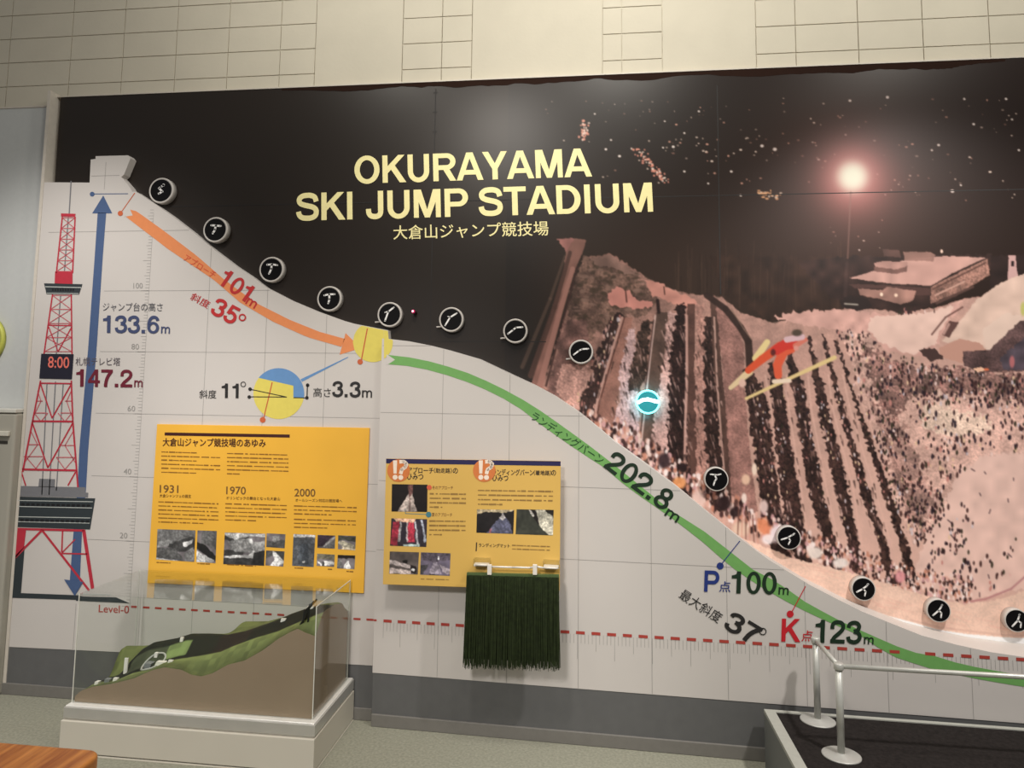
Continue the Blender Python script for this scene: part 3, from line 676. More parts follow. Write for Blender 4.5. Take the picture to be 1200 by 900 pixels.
    for i in range(60):
        x, y = k.inside([(870, 640), (985, 672), (1090, 704), (1300, 700), (1300, 745), (1100, 735), (960, 690)], 1)[0]
        k.line([(x, y), (x + r.uniform(10, 26), y + r.uniform(3, 8))], 1.4, (226, 176, 150), .4)
    k.poly([(960, 686), (990, 704), (1040, 721.5), (1067, 728.5), (1100, 738), (1133, 743), (1173, 746.5), (1300, 752), (1300, 800), (960, 800)], (255, 250, 236), 1)
    k.line([(1067, 726.5), (1100, 735), (1173, 744), (1300, 748)], 2.5, (206, 166, 142), .5)
    # ink darkened towards the top to offset the bright right-hand spot
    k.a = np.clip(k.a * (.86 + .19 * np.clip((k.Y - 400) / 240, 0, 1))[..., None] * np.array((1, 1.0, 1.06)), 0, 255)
    k.soften()
    return k

ink_m = vmat('photo_print_ink', .36); ink_m.node_tree.nodes['Principled BSDF'].inputs['Specular IOR Level'].default_value = .36
black_m = mat('print_black', BLACK, .36, var=0, scale=5, spec=.36)
white_edge = mat('white_edge_laminate', (206, 198, 186), .5)
seam_m = mat('joint_dark_line', (20, 14, 12), .6)  # dark lines where the mural panels meet

zt_l, zt_r = BOARD.P(70.5, 114).z, BOARD.P(1200, 68).z
ZT = (zt_l + zt_r) / 2
xb0 = BOARD.P(69, 150).x
mural = thing('photo_mural', 'huge dark night photograph of the ski jump hill and crowd covering the upper wall', 'mural', (0, 0, 0))
mesh_obj('backboard', G().box((xb0, BY, .12), (XR, WALLY - .001, ZT)), black_m, mural)
q0 = BOARD.P(592, 400); q1 = BOARD.P(1262, 400)
zq0, zq1 = BOARD.P(900, 775).z, ZT - .002
def back(P):                                   # world point -> place in the photograph
    rel = Vector(P) - CAM; z = rel.dot(FW)
    return (PPX + F * rel.dot(RT) / z, PPY + F * rel.dot(DN) / z)
quad = [back((q0.x, BY, zq1)), back((q1.x, BY, zq1)), back((q1.x, BY, zq0)), back((q0.x, BY, zq0))]
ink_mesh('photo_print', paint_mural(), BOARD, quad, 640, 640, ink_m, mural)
# end panel down the left side, full height
xe = PY(58.7, 109, LEFT.a).x
struct('trim_3', G().box((xe - .012, LEFT.a - .002, 0), (xe + .004, WALLY, BOARD.P(70, 110.5).z)), white_edge)
mesh_obj('top_edge', G().box((xe, BY - .004, ZT), (XR, WALLY - .001, ZT + .006)), white_edge, mural)
g = G()
for x, ya, yb in ((508.5, 104, 399), (842, 100, 345)):
    X = BOARD.P(x, 200).x; za, zb_ = BOARD.P(x, ya).z, BOARD.P(x, yb).z
    g.face([(X - .0022, BY - .0014, zb_), (X + .0022, BY - .0014, zb_), (X + .0022, BY - .0014, za), (X - .0022, BY - .0014, za)])
    for j in range(3 if x < 600 else 0):
        z = za - .02 - j * .1
        g.face([(X - .012, BY - .0016, z - .0025), (X + .012, BY - .0016, z - .0025), (X + .012, BY - .0016, z + .0025), (X - .012, BY - .0016, z + .0025)])
z = BOARD.P(700, 232).z
g.face([(BOARD.P(200, 232).x, BY - .0013, z - .002), (BOARD.P(1262, 232).x, BY - .0013, z - .002), (BOARD.P(1262, 232).x, BY - .0013, z + .002), (BOARD.P(200, 232).x, BY - .0013, z + .002)])
z = BOARD.P(530, 400).z
g.face([(BOARD.P(430, 400).x, BY - .0013, z - .002), (BOARD.P(640, 400).x, BY - .0013, z - .002), (BOARD.P(640, 400).x, BY - .0013, z + .002), (BOARD.P(430, 400).x, BY - .0013, z + .002)])
mesh_obj('panel_joint', g, seam_m, mural)
xs_ = np.linspace(330, 1180, 110); rn_ = np.random.RandomState(8); dz_ = np.convolve(rn_.rand(118), np.ones(9) / 9, 'valid')  # matte darker band along the board top, wavy lower edge
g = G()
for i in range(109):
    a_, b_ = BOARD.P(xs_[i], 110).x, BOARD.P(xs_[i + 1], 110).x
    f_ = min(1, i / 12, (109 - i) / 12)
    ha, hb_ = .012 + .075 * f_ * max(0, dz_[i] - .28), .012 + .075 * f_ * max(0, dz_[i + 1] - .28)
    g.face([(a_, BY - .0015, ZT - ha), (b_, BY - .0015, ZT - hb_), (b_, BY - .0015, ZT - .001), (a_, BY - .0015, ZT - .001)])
mesh_obj('top_dark_band', g, mat('matte_dark_band', (44, 30, 25), .9, spec=.05), mural)
cream = mat('title_cream_ink', (247, 236, 172), .5)
g = G(); g.text(BOARD, 'OKURAYAMA', (415.5, 215.3), (694, 206.8), 32.6, .022, .002)
g.text(BOARD, 'SKI JUMP STADIUM', (347, 258.8), (765.5, 248), 33.2, .022, .002)
mesh_obj('title_lettering', g, cream, mural)
g = G(); g.text(BOARD, '大倉山ジャンプ競技場', (461, 281), (643, 276), 17, .008, .002)
mesh_obj('japanese_title', g, cream, mural)

# ------------------------------------------------------------------ raised white hill profile, left part
white_m = mat('profile_white_board', (206, 200, 195), .45, var=.015, scale=3)
grid_m = mat('grid_line_grey', (158, 154, 150), .6)
tick_m = mat('ruler_tick_grey', (150, 147, 143), .6)
top_l = [(55.3, 213.5), (105, 214), (106.3, 187), (112, 186.2), (112, 183), (150, 182), (153, 185.5), (145.3, 204.5), (142, 207.5), (147.5, 213.8), (152.3, 219.5), (154.8, 224.5), (160, 225),
         (180, 238), (200, 252), (226, 272), (250, 292), (275, 311), (297, 325.5), (312, 337), (340, 351.5), (370, 364), (400, 375), (416, 379.5), (454.7, 387), (455.2, 398)]
bot_l = [(SEAM, 780), (250, 769.5), (84, 761.5), (2, 757.5)]
pl = thing('hill_profile_panel', 'white raised panel of the upper jump slope, with red TV tower drawing and blue arrow', 'wall panel', (LEFT.P(200, 600).x, LEFT.a, LEFT.P(200, 765).z))
xl = xe + .005
def px_of(sf, X, z, off=0): return back((X, sf.Y(X) - off, z))
front = [LEFT.P(x, y) for x, y in top_l] + [LEFT.P(450, 410)] + [LEFT.P(446, 500), LEFT.P(441, 640)] + [LEFT.P(x, y) for x, y in bot_l]
front[0].x = xl; front[-1].x = xl
mesh_obj('board', G().prism(front, [Vector((p.x, BY - .0015, p.z)) for p in front]), white_m, pl)

def gx(sf, x, y): return sf.P(x, y).x
# grid
zg = [LEFT.P(120, y).z for y in (709, 628, 555, 483, 411.8, 341)]
z0g, dzg = zg[0], (zg[5] - zg[0]) / 5
g = G(); lw = .0011
def hline(g, sf, xa, xb, z, off=.0006, t=lw):
    g.face([(xa, sf.Y(xa) - off, z - t), (xb, sf.Y(xb) - off, z - t), (xb, sf.Y(xb) - off, z + t), (xa, sf.Y(xa) - off, z + t)])
def vline(g, sf, X, za, zb_, off=.0006, t=lw):
    g.face([(X - t, sf.Y(X - t) - off, za), (X + t, sf.Y(X + t) - off, za), (X + t, sf.Y(X + t) - off, zb_), (X - t, sf.Y(X - t) - off, zb_)])
def top_z(sf, tops, X):
    pts = [(sf.P(x, y).x, sf.P(x, y).z) for x, y in tops]
    return interp(pts, X)
curve_l = [p for p in top_l if p[0] >= 160]
for i in range(1, 7):
    z = z0g + dzg * i
    xa = gx(LEFT, 118, 400)
    xs = [LEFT.P(x, y) for x, y in curve_l]
    xend = next((a_.x + (b2.x - a_.x) * (a_.z - z) / (a_.z - b2.z) for a_, b2 in zip(xs[:-1], xs[1:]) if b2.z < z <= a_.z), gx(LEFT, 448, 450)) - .006
    if i == 6: xa = gx(LEFT, 57, 270)
    hline(g, LEFT, xa, min(xend, gx(LEFT, 446, 450)), z)
zbot = LEFT.P(84, 761.5).z + .003
for x in (240, 309.5, 380.5):
    X = gx(LEFT, x, 440); vline(g, LEFT, X, zbot, top_z(LEFT, curve_l, X) - .002)
X = gx(LEFT, 87, 740); vline(g, LEFT, X, zbot, z0g)
X = gx(LEFT, 123, 210); vline(g, LEFT, X, LEFT.P(123, 222).z, LEFT.P(123, 190).z); hline(g, LEFT, gx(LEFT, 107, 206), gx(LEFT, 140, 206), LEFT.P(120, 206).z)
mesh_obj('grid_lines', g, grid_m, pl)
# height ruler
g = G(); Xr = gx(LEFT, 165, 500)
for i in range(0, 128):
    z = z0g + dzg / 20 * i
    if z > top_z(LEFT, curve_l, Xr) - .02: break
    hline(g, LEFT, Xr - (.042 if i % 10 == 0 else .030 if i % 5 == 0 else .02), Xr, z, .0006, .0009)
vline(g, LEFT, Xr, z0g, top_z(LEFT, curve_l, Xr) - .05, .0006, .0006)
for i, t in enumerate(('20', '40', '60', '80', '100')):
    z = z0g + dzg * (i + 1) + .012
    a = px_of(LEFT, Xr - (.075 if i < 4 else .085), z); b = px_of(LEFT, Xr - .035, z)
    g.text(LEFT, t, a, b, 6.5, .0)
mesh_obj('height_ruler', g, tick_m, pl)
red_dash = mat('dash_brick_red', (172, 62, 52), .6)
g = G(); step = LEFT.P(334, 716).x - LEFT.P(319.3, 716).x
Xd = LEFT.P(154, 707).x
while Xd < LEFT.P(432, 722).x:
    hline(g, LEFT, Xd, Xd + step * .55, z0g, .0012, .0046); Xd += step
mesh_obj('level_dashes', g, red_dash, pl)
g = G(); g.text(LEFT, 'Level-0', (115.5, 717.5), (151, 719), 9, .006)
mesh_obj('level_lettering', g, red_dash, pl)
# blue height arrow
blue = mat('arrow_blue', (70, 92, 132), .6, var=.03)
g = G()
sh_l = [(114.5, 249), (111, 300), (103, 412), (93, 525), (91, 570), (86, 625), (81.5, 684)]; sh_r = [(124.5, 249), (120.5, 300), (113, 412), (103.5, 525), (101, 570), (96, 625), (93.5, 684)]
g.band(LEFT, sh_l, sh_r, .0010); g.ppoly(LEFT, [(121, 229), (131.5, 250), (108, 250)], .0010); g.ppoly(LEFT, [(75, 679), (97.5, 682), (87.5, 698.5)], .0032)
g.pdot(LEFT, 108, 227.5, 2.8, .0010); g.pline(LEFT, [(108, 227.3), (150, 227)], .9, .0008)
mesh_obj('height_arrow', g, blue, pl)
# TV tower drawing
red = mat('tower_red', (186, 44, 62), .6); red2 = mat('tower_red_pale', (196, 96, 104), .6); gry = mat('tower_grey', (118, 118, 122), .6); dkg = mat('tower_dark_slate', (44, 52, 56), .6)
t_off = .0014
g = G(); g.pline(LEFT, [(83.3, 212), (81, 251)], 1.3, t_off)
for a, b in (((80, 254), (75.5, 318)), ((71, 346), (66, 415)), ((65, 447), (57.5, 580)), ((55, 450), (49, 580)), ((74, 450), (66, 575))): g.pline(LEFT, [a, b], 1.2, t_off)
g.ppoly(LEFT, [(46, 561), (64.5, 561.5), (64, 571), (45, 570.5)], t_off); g.ppoly(LEFT, [(24, 569.5), (100, 571), (100, 577), (103.5, 577.5), (103, 583), (22, 581.5)], t_off)
mesh_obj('tower_core', g, gry, pl)
def lat(g, la, lb, ra, rb, n, wd):
    L = [(la[0] + (lb[0] - la[0]) * i / n, la[1] + (lb[1] - la[1]) * i / n) for i in range(n + 1)]
    R_ = [(ra[0] + (rb[0] - ra[0]) * i / n, ra[1] + (rb[1] - ra[1]) * i / n) for i in range(n + 1)]
    for i in range(n + 1): g.pline(LEFT, [L[i], R_[i]], wd, t_off + .0002)
    for i in range(n):
        g.pline(LEFT, [L[i], R_[i + 1]], wd, t_off + .0002); g.pline(LEFT, [R_[i], L[i + 1]], wd, t_off + .0002)
g = G()
lat(g, (73, 255), (66, 318), (88, 255), (85, 318), 5, .9)
lat(g, (61.5, 346), (52, 412), (83, 346), (84, 412), 4, .9)
for (a, b, c, d) in (((43, 470), (50, 470), (84, 470), (76, 470)), ((40, 484), (55, 484), (84.5, 484), (71, 484)), ((32, 521), (46, 521), (87, 522), (72, 522)), ((28, 535), (50, 535), (88.5, 536), (66, 536))):
    g.pline(LEFT, [a, b], 1.1, t_off + .0002); g.pline(LEFT, [c, d], 1.1, t_off + .0002)
for p in ([(36, 505), (44, 521), (28, 543)], [(30, 535), (42, 549), (52, 535)], [(86, 505), (76, 522), (90, 545)], [(88, 536), (76, 550), (66, 536)], [(44, 458), (48, 470), (38, 490)], [(83.5, 458), (78, 470), (85, 490)], [(40, 484), (48, 494), (56, 484)], [(84, 484), (76, 494), (68, 484)]):
    g.pline(LEFT, p, 1.0, t_off + .0002)
mesh_obj('tower_bracing', g, red2, pl)
g = G(); o = t_off + .0004
g.ppoly(LEFT, [(71.5, 250), (88.5, 250.5), (88, 254), (71.5, 253.6)], o)
for a, b, wd in (((73, 254), (66, 320), 1.6), ((88, 254), (85, 320), 1.6), ((61.5, 345), (51.5, 415), 1.6), ((83.5, 345), (84.3, 415), 1.6), ((47.5, 446), (38, 494), 1.8), ((38, 494), (26.5, 553), 2), ((83.5, 446), (85.3, 494), 1.8), ((85.3, 494), (91.3, 571), 2),
                 ((56, 381), (84, 381.5), 1.3), ((47, 449), (83.5, 449.5), 1.6), ((37.5, 493.5), (85.5, 494), 2.2), ((24.5, 550), (90.5, 551.3), 2.4), ((47.5, 450), (61, 490), 1.6), ((83.5, 450), (61, 490), 1.6), ((38, 496), (56, 548), 1.7), ((85, 496), (56, 548), 1.7), ((57, 383), (68, 412), 1.3), ((84, 383), (68, 412), 1.3),
                 ((25, 553), (30, 569), 1.6), ((88.5, 553), (79.5, 569), 1.6), ((19, 619.8), (99, 621.8), 2.6), ((98, 621), (108.5, 690), 4), ((49, 621), (104.5, 692), 2.6), ((49.5, 621), (18, 653), 2.6), ((73.3, 622), (72.3, 647), 1.7), ((72.3, 648), (88, 632), 1.4), ((72.3, 648.5), (102, 649.3), 1.7)):
    g.pline(LEFT, [a, b], wd, o)
g.ppoly(LEFT, [(64.5, 318), (85, 318.5), (85, 333), (64, 332)], o); g.ppoly(LEFT, [(20, 621), (30.5, 621), (28, 642), (16.5, 656)], o)
mesh_obj('tower_legs', g, red, pl)
g = G(); o = t_off + .0003
g.ppoly(LEFT, [(51.5, 332), (96.5, 333), (92.5, 345), (54.5, 344.5)], o + .0003); g.ppoly(LEFT, [(21.5, 582), (111.5, 584), (105.5, 620.5), (19.5, 617.5)], o)
g.ppoly(LEFT, [(17.5, 640), (29, 640), (24.5, 695), (90, 697.5), (90, 703), (12.3, 700.5)], o - .0001); g.ppoly(LEFT, [(90, 697.5), (98, 699), (136, 700), (152, 707), (89, 704)], o)
mesh_obj('tower_decks', g, dkg, pl)
g = G(); o = t_off + .0009
g.pline(LEFT, [(53, 336), (95, 337)], 1, o); g.pline(LEFT, [(55, 343.5), (92, 344)], .8, o)
for y0, y1 in ((586.5, 588), (593.5, 595.3), (605.5, 607), (611.3, 613)): g.pline(LEFT, [(21, y0), (109 - (y0 - 586) * .16, y1)], .9, o)
g.pline(LEFT, [(90, 696), (130, 697)], 1.6, o)
mesh_obj('tower_deck_rails', g, mat('tower_rail_pale', (186, 190, 186), .6), pl)
g = G()
for i in range(14):
    for ya in (589.5, 608):
        x = 25 + i * 5.9 - (ya - 589) * .06; g.ppoly(LEFT, [(x, ya + i * .12), (x + 4, ya + .1 + i * .12), (x + 3.8, ya + 3.2 + i * .12), (x - .2, ya + 3.1 + i * .12)], o)
for i in range(9): g.ppoly(LEFT, [(61 + i * 3, 338.2), (62.8 + i * 3, 338.2), (62.8 + i * 3, 341), (61 + i * 3, 341)], o)
mesh_obj('tower_windows', g, mat('tower_window_black', (16, 16, 20), .5), pl)
g = G(); g.ppoly(LEFT, [(48.3, 414.5), (86.3, 415), (84.2, 444.5), (46, 443.5)], o)
mesh_obj('tower_clock', g, mat('clock_navy', (30, 28, 44), .5), pl)
g = G(); g.text(LEFT, '8:00', (56, 431), (81, 431.7), 13.5, .012, o + .0004)
mesh_obj('clock_digits', g, mat('clock_digit_salmon', (224, 112, 98), .6), pl)
# lettering beside the tower
T = lambda nm, c, rows_, par, sf: mesh_obj(nm, (lambda gg: [gg.text(sf, *r_) for r_ in rows_] and gg)(G()), mat('ink_' + nm, c, .55), par)
to = .0022
T('jump_height_caption', (92, 92, 98), [('ジャンプ台の高さ', (120.5, 364.6), (190.5, 365), 10, .0, to)], pl, LEFT)
T('jump_height_lettering', (62, 72, 108), [('133.6', (120.5, 390), (186.5, 390.8), 20.5, .03, to), ('m', (188.5, 390.6), (199, 391), 8, .015, to)], pl, LEFT)
T('tower_height_caption', (92, 84, 92), [('札幌テレビ塔', (88.5, 428.4), (141, 428.6), 9.5, .0, to)], pl, LEFT)
T('tower_height_lettering', (108, 24, 44), [('147.2', (89, 453), (155, 454), 20.5, .03, to), ('m', (157, 453.6), (167, 454), 8, .015, to)], pl, LEFT)
# orange approach arrow
org = mat('arrow_orange', (226, 138, 84), .6, var=.03)
up = [(152, 245.5), (160, 247.5), (190, 269), (212, 285.5), (231, 300), (262, 327), (300, 355), (340, 375), (375, 389), (404, 397)]; lo = [(146.5, 253), (150, 256), (175, 275), (197, 292), (209, 300), (250, 327.5), (282, 355), (320, 377), (360, 395), (400, 406.5)]
g = G(); g.band(LEFT, up, lo, .0010); g.ppoly(LEFT, [(405, 390.3), (423, 408), (398, 415.6)], .0010)
mesh_obj('approach_arrow', g, org, pl)
mesh_obj('arrow_notch', G().ppoly(LEFT, [(145.5, 254), (152, 244.5), (155.5, 252.5)], .0013), white_m, pl)
rust = mat('pin_rust', (198, 96, 56), .6)
g = G(); g.pdot(LEFT, 141, 250, 3.0, .0016); g.pline(LEFT, [(141, 250), (158, 226)], .9, .0014)
g.pline(LEFT, [(430.5, 385), (423.5, 422)], 1.4, .0016); g.pdot(LEFT, 422, 424, 3.2, .0018); g.pline(LEFT, [(319, 448), (309, 490)], 1.3, .0016); g.pdot(LEFT, 307.8, 492, 3.4, .0018)
mesh_obj('marker_pins', g, rust, pl)
yel = mat('circle_yellow', (222, 206, 96), .6, var=.03)
def ycirc(sf, x_from, x_to, off):
    cx, cy, R_ = 437, 401, 23.4
    top = lambda x: interp([(400, 375.4), (416, 379.8), (454.5, 387.3), (455.5, 397.2), (480, 400.4)], x)
    pts = []
    xs_ = np.linspace(max(x_from, cx - R_ + .01), min(x_to, cx + R_ - .01), 24)
    lo_ = [(x, cy + math.sqrt(R_ * R_ - (x - cx) ** 2)) for x in xs_]
    hi_ = [(x, max(cy - math.sqrt(R_ * R_ - (x - cx) ** 2), top(x) + .3)) for x in xs_]
    gg = G()
    for i in range(23): gg.ppoly(sf, [hi_[i], hi_[i + 1], lo_[i + 1], lo_[i]], off)
    return gg
mesh_obj('take_off_circle', ycirc(LEFT, 0, 449.8, .0012), yel, pl)
g = G(); g.pdot(LEFT, 326.6, 461.3, 29.8, .0010, 40)
mesh_obj('detail_circle', g, yel, pl)
cx, cy, R_ = 326.6, 461.3, 29.9
ang = lambda x, y: math.atan2(y - cy, x - cx)
a0, a1 = ang(303.5, 443), ang(356.3, 466)
pts = [(cx + R_ * math.cos(a0 + (a1 + 2 * math.pi - a0) % (2 * math.pi) * i / 30), cy + R_ * math.sin(a0 + (a1 + 2 * math.pi - a0) % (2 * math.pi) * i / 30)) for i in range(31)]
g = G(); g.ppoly(LEFT, pts + [(343.8, 466), (343.8, 452)], .0013)
g.pline(LEFT, [(353, 446), (408, 418.5)], 3.4, .0009, .9)
mesh_obj('detail_air_segment', g, mat('detail_blue', (98, 142, 192), .6), pl)
ink = mat('ink_black', (30, 28, 28), .55)
g = G(); o = .0018
for a, b, wd in (((294, 456.3), (336, 465.3), 1), ((294, 465), (336, 465.3), 1), ((344, 466), (358, 466.2), 1.1), ((360.3, 451), (359.7, 466), 1.3)): g.pline(LEFT, [a, b], wd, o)
for x, y in ((293, 456), (292, 465.2), (360.5, 451.3), (359.6, 466.2)): g.pdot(LEFT, x, y, 2.1, o)
mesh_obj('detail_dimension_lines', g, ink, pl)
T('table_angle_lettering', (34, 32, 32), [('斜度', (233.5, 467), (253.5, 467), 10, .0, to), ('11', (259.5, 466.3), (279.5, 466.6), 17, .025, to), ('高さ', (367, 465.3), (387.5, 465.7), 11, .0, to), ('3.3', (389, 465), (422.5, 466), 18.5, .03, to), ('m', (424, 465.8), (436, 466), 8.5, .015, to)], pl, LEFT)
g = G().pring(LEFT, 285, 450.3, 3.2, .9, to); mesh_obj('degree_sign', g, ink, pl)
T('approach_caption', (214, 84, 52), [('アプローチ', (214.5, 304.5), (250, 326.5), 8.5, .004, to)], pl, LEFT)
T('approach_length_lettering', (186, 38, 40), [('101', (254.5, 331.5), (287, 354), 21, .03, to), ('m', (287, 355.5), (298, 362), 8.5, .015, to), ('斜度', (222, 350.5), (243, 362), 9.5, .006, to), ('35', (245, 366.5), (273, 381.5), 21.5, .03, to)], pl, LEFT)
g = G().pring(LEFT, 284, 372, 4.4, 1.7, to); mesh_obj('slope_degree_sign', g, mat('ink_red', (186, 38, 40), .55), pl)

# ------------------------------------------------------------------ right part of the profile
top_r = [(450.2, 396.8), (457.3, 397.3), (480, 400), (506.7, 405.3), (528, 410.7), (560, 420), (600, 439), (625, 450.5), (650, 464), (677, 482), (700, 500.5), (720, 517.5), (755, 542.5), (795, 572), (825, 597), (862, 627), (900, 655.5), (950, 686), (982, 702.5), (1010, 716.5), (1040, 728.7), (1080, 744.7), (1120, 755.3), (1160, 764), (1200, 770), (1260, 777), (1290, 780)]
pr = thing('hill_profile_panel', 'white raised panel of the landing slope with the long green arrow curving down to the right', 'wall panel', (RIGHT.P(800, 700).x, RIGHT.a, zr0))
fr = [RIGHT.P(x, y) for x, y in top_r]
xl = RIGHT.P(436.5, 787.5).x
fr[0].x = xl
fr += [Vector((fr[-1].x, RIGHT.Y(fr[-1].x), zr0)), Vector((xl, RIGHT.Y(xl), zr0))]
mesh_obj('board', G().prism(fr, [Vector((p.x, BY - .0015, p.z)) for p in fr]), white_m, pr)
g = G()
zh = [RIGHT.P(700, y).z for y in (488, 571.8, 657)]
dzr = (zh[0] - zh[2]) / 2
tz = lambda X: top_z(RIGHT, top_r, X)
xr_ = [RIGHT.P(x, y) for x, y in top_r]
for i in range(-1, 4):
    z = zh[0] - dzr * i
    if i == 3: continue
    xend = next((a_.x + (b2.x - a_.x) * (a_.z - z) / (a_.z - b2.z) for a_, b2 in zip(xr_[:-1], xr_[1:]) if b2.z < z <= a_.z), XR) - .006
    hline(g, RIGHT, xl + .003, xend, z, .0006, .0010)
Xs = [RIGHT.P(x, 700).x for x in (677.8, 764, 852.5, 942, 1037)]
stp = (Xs[-1] - Xs[0]) / 4
for i in range(-2, 8):
    X = Xs[0] + stp * i
    if X < XR - .05: vline(g, RIGHT, X, zr0 + .002, tz(X) - .003, .0006, .0010)
X = RIGHT.P(443.5, 540).x
mesh_obj('grid_lines', g, grid_m, pr)
zd = (RIGHT.P(453, 727.6).z + RIGHT.P(669, 743).z) / 2
zd0, zd1 = RIGHT.P(453, 727.6).z, RIGHT.P(1186, 772).z
Xa, Xb = RIGHT.P(453, 727.6).x, RIGHT.P(1186, 772).x
step = (RIGHT.P(1103, 767).x - RIGHT.P(1082, 766).x)
g = G(); g2 = G(); X = RIGHT.P(449.5, 728).x; i = 0
gapx = (RIGHT.P(1063, 760).x, RIGHT.P(1092, 760).x)
hline(g, RIGHT, RIGHT.P(438, 727).x, RIGHT.P(441.5, 727).x, zd0, .0014, .004)
while X < XR - .1:
    z = zd0 + (zd1 - zd0) * (X - Xa) / (Xb - Xa)
    if not gapx[0] < X + step * .5 < gapx[1]: hline(g, RIGHT, X, X + step * .57, z, .0014, .0062)
    X += step
X = RIGHT.P(449.5, 728).x; i = 0
while X < XR - .1:
    z = zd0 + (zd1 - zd0) * (X - Xa) / (Xb - Xa)
    vline(g2, RIGHT, X, z - (.11 if i % 10 == 5 else .075 if i % 5 == 0 else .045), z - .006, .0006, .0007)
    X += step / 4.2; i += 1
mesh_obj('level_dashes', g, red_dash, pr)
mesh_obj('distance_ruler', g2, tick_m, pr)
grn = mat('arrow_green', (112, 168, 92), .6, var=.04)
up = [(455.3, 416), (480, 418.8), (507, 424.2), (540, 434), (560, 441.5), (600, 461), (625, 475.5), (660, 500), (695, 525.5), (730, 553), (785, 597.3), (825, 622.5), (850, 642), (883, 668), (911, 682), (943, 705), (981, 726), (1020, 744), (1040, 752.5), (1057, 760), (1073, 765), (1090, 766), (1104, 772.5), (1137, 780.5), (1173, 787.3), (1200, 792), (1285, 803)]
lo = [(453.3, 426.7), (480, 429), (507, 434.5), (540, 444.5), (575, 459), (605, 475), (625, 491), (647, 507), (682, 531.5), (705, 545), (735, 571), (785, 605.5), (820, 632), (855, 663), (890, 687), (920, 704), (953, 721), (1013, 747), (1040, 767), (1067, 776), (1093, 784.5), (1147, 796), (1200, 805), (1285, 815)]
g = G(); g.band(RIGHT, up, lo, .0010)
mesh_obj('landing_arrow', g, grn, pr)
g = G(); g.ppoly(RIGHT, [(453, 415), (463, 421.6), (453, 428)], .0013); mesh_obj('arrow_notch', g, white_m, pr)
mesh_obj('take_off_circle', ycirc(RIGHT, 450.0, 999, .0012), yel, pr)
dg = (16, 42, 24)
T('landing_slope_caption', (26, 74, 34), [('ランディングバーン', (621, 491), (703.5, 545), 11.5, .002, to)], pr, RIGHT)
T('landing_length_lettering', dg, [('202.8', (706.5, 547), (778, 599.8), 25, .03, to), ('m', (778, 603.5), (792.5, 613), 9.5, .015, to)], pr, RIGHT)
nb = (30, 50, 122)
T('p_point_lettering', nb, [('P', (825, 693.4), (842.5, 694), 25, .03, to), ('点', (842.5, 693.5), (856, 694), 12.5, .01, to)], pr, RIGHT)
T('p_point_distance_lettering', dg, [('100', (857, 695.3), (910, 696.8), 26, .03, to), ('m', (912, 696.6), (924, 697.3), 8.5, .015, to)], pr, RIGHT)
g = G(); g.pdot(RIGHT, 844, 663.2, 4.1, .002); g.pline(RIGHT, [(844, 663), (867, 634)], 1.1, .002)
mesh_obj('p_point_marker', g, mat('ink_navy', nb, .55), pr)
kr = (196, 26, 40)
T('k_point_lettering', kr, [('K', (915.5, 751.8), (938, 752.5), 27, .03, to), ('点', (939, 751.3), (952.5, 752), 13, .01, to)], pr, RIGHT)
T('k_point_distance_lettering', dg, [('123', (955, 753), (1009.5, 755), 27, .03, to), ('m', (1012, 754.7), (1023.5, 755.5), 8.5, .015, to)], pr, RIGHT)
g = G(); g.pdot(RIGHT, 926, 719.6, 4.1, .002); g.pline(RIGHT, [(927.5, 718), (944, 687)], 1.1, .002)
mesh_obj('k_point_marker', g, mat('ink_k_red', kr, .55), pr)
T('steepest_slope_lettering', (34, 32, 32), [('最大斜度', (794.5, 700.5), (841, 731), 13.5, .0, to), ('37', (846.5, 735), (882.5, 757), 23.5, .03, to)], pr, RIGHT)
g = G().pring(RIGHT, 894, 740, 4.3, 1.1, to); mesh_obj('degree_sign', g, ink, pr)

# ------------------------------------------------------------------ history panel
def slab_on(sf, q, o0, o1):
    """flat slab whose front face shows at the four places q, between offsets o0 (back) and o1 (front)"""
    f = [sf.P(x, y, o1) for x, y in q]
    return G().prism(f, [Vector((p.x, p.y + (o1 - o0), p.z)) for p in f])

photo_m = vmat('small_photo_ink', .45)
def little_photo(name, sf, q, off, par, fn, seed):
    xs = [p[0] for p in q]; ys = [p[1] for p in q]
    k = Ink(min(xs) - 1, min(ys) - 1, max(xs) + 1, max(ys) + 1, 2, seed)
    fn(k, min(xs), min(ys), max(xs) - min(xs), max(ys) - min(ys))
    k.soften()
    return ink_mesh(name, k, sf, q, int((max(xs) - min(xs)) * 1.6), int((max(ys) - min(ys)) * 1.6), photo_m, par, off)
def mono(spec, base=(120, 114, 118)):
    """a small print: list of (polygon in 0..1, grey or rgb)"""
    def fn(k, x, y, w_, h_):
        k.a[:] = base
        k.a *= (1 + .35 * (k.n3 - .5))[..., None]
        for pts, c in spec:
            c = (c, c, c) if isinstance(c, (int, float)) else c
            k.poly([(x + u * w_, y + v * h_) for u, v in pts], c, .95, 1.0, .25, .3)
        k.a *= (1 + .3 * (k.n1 - .5))[..., None]
    return fn

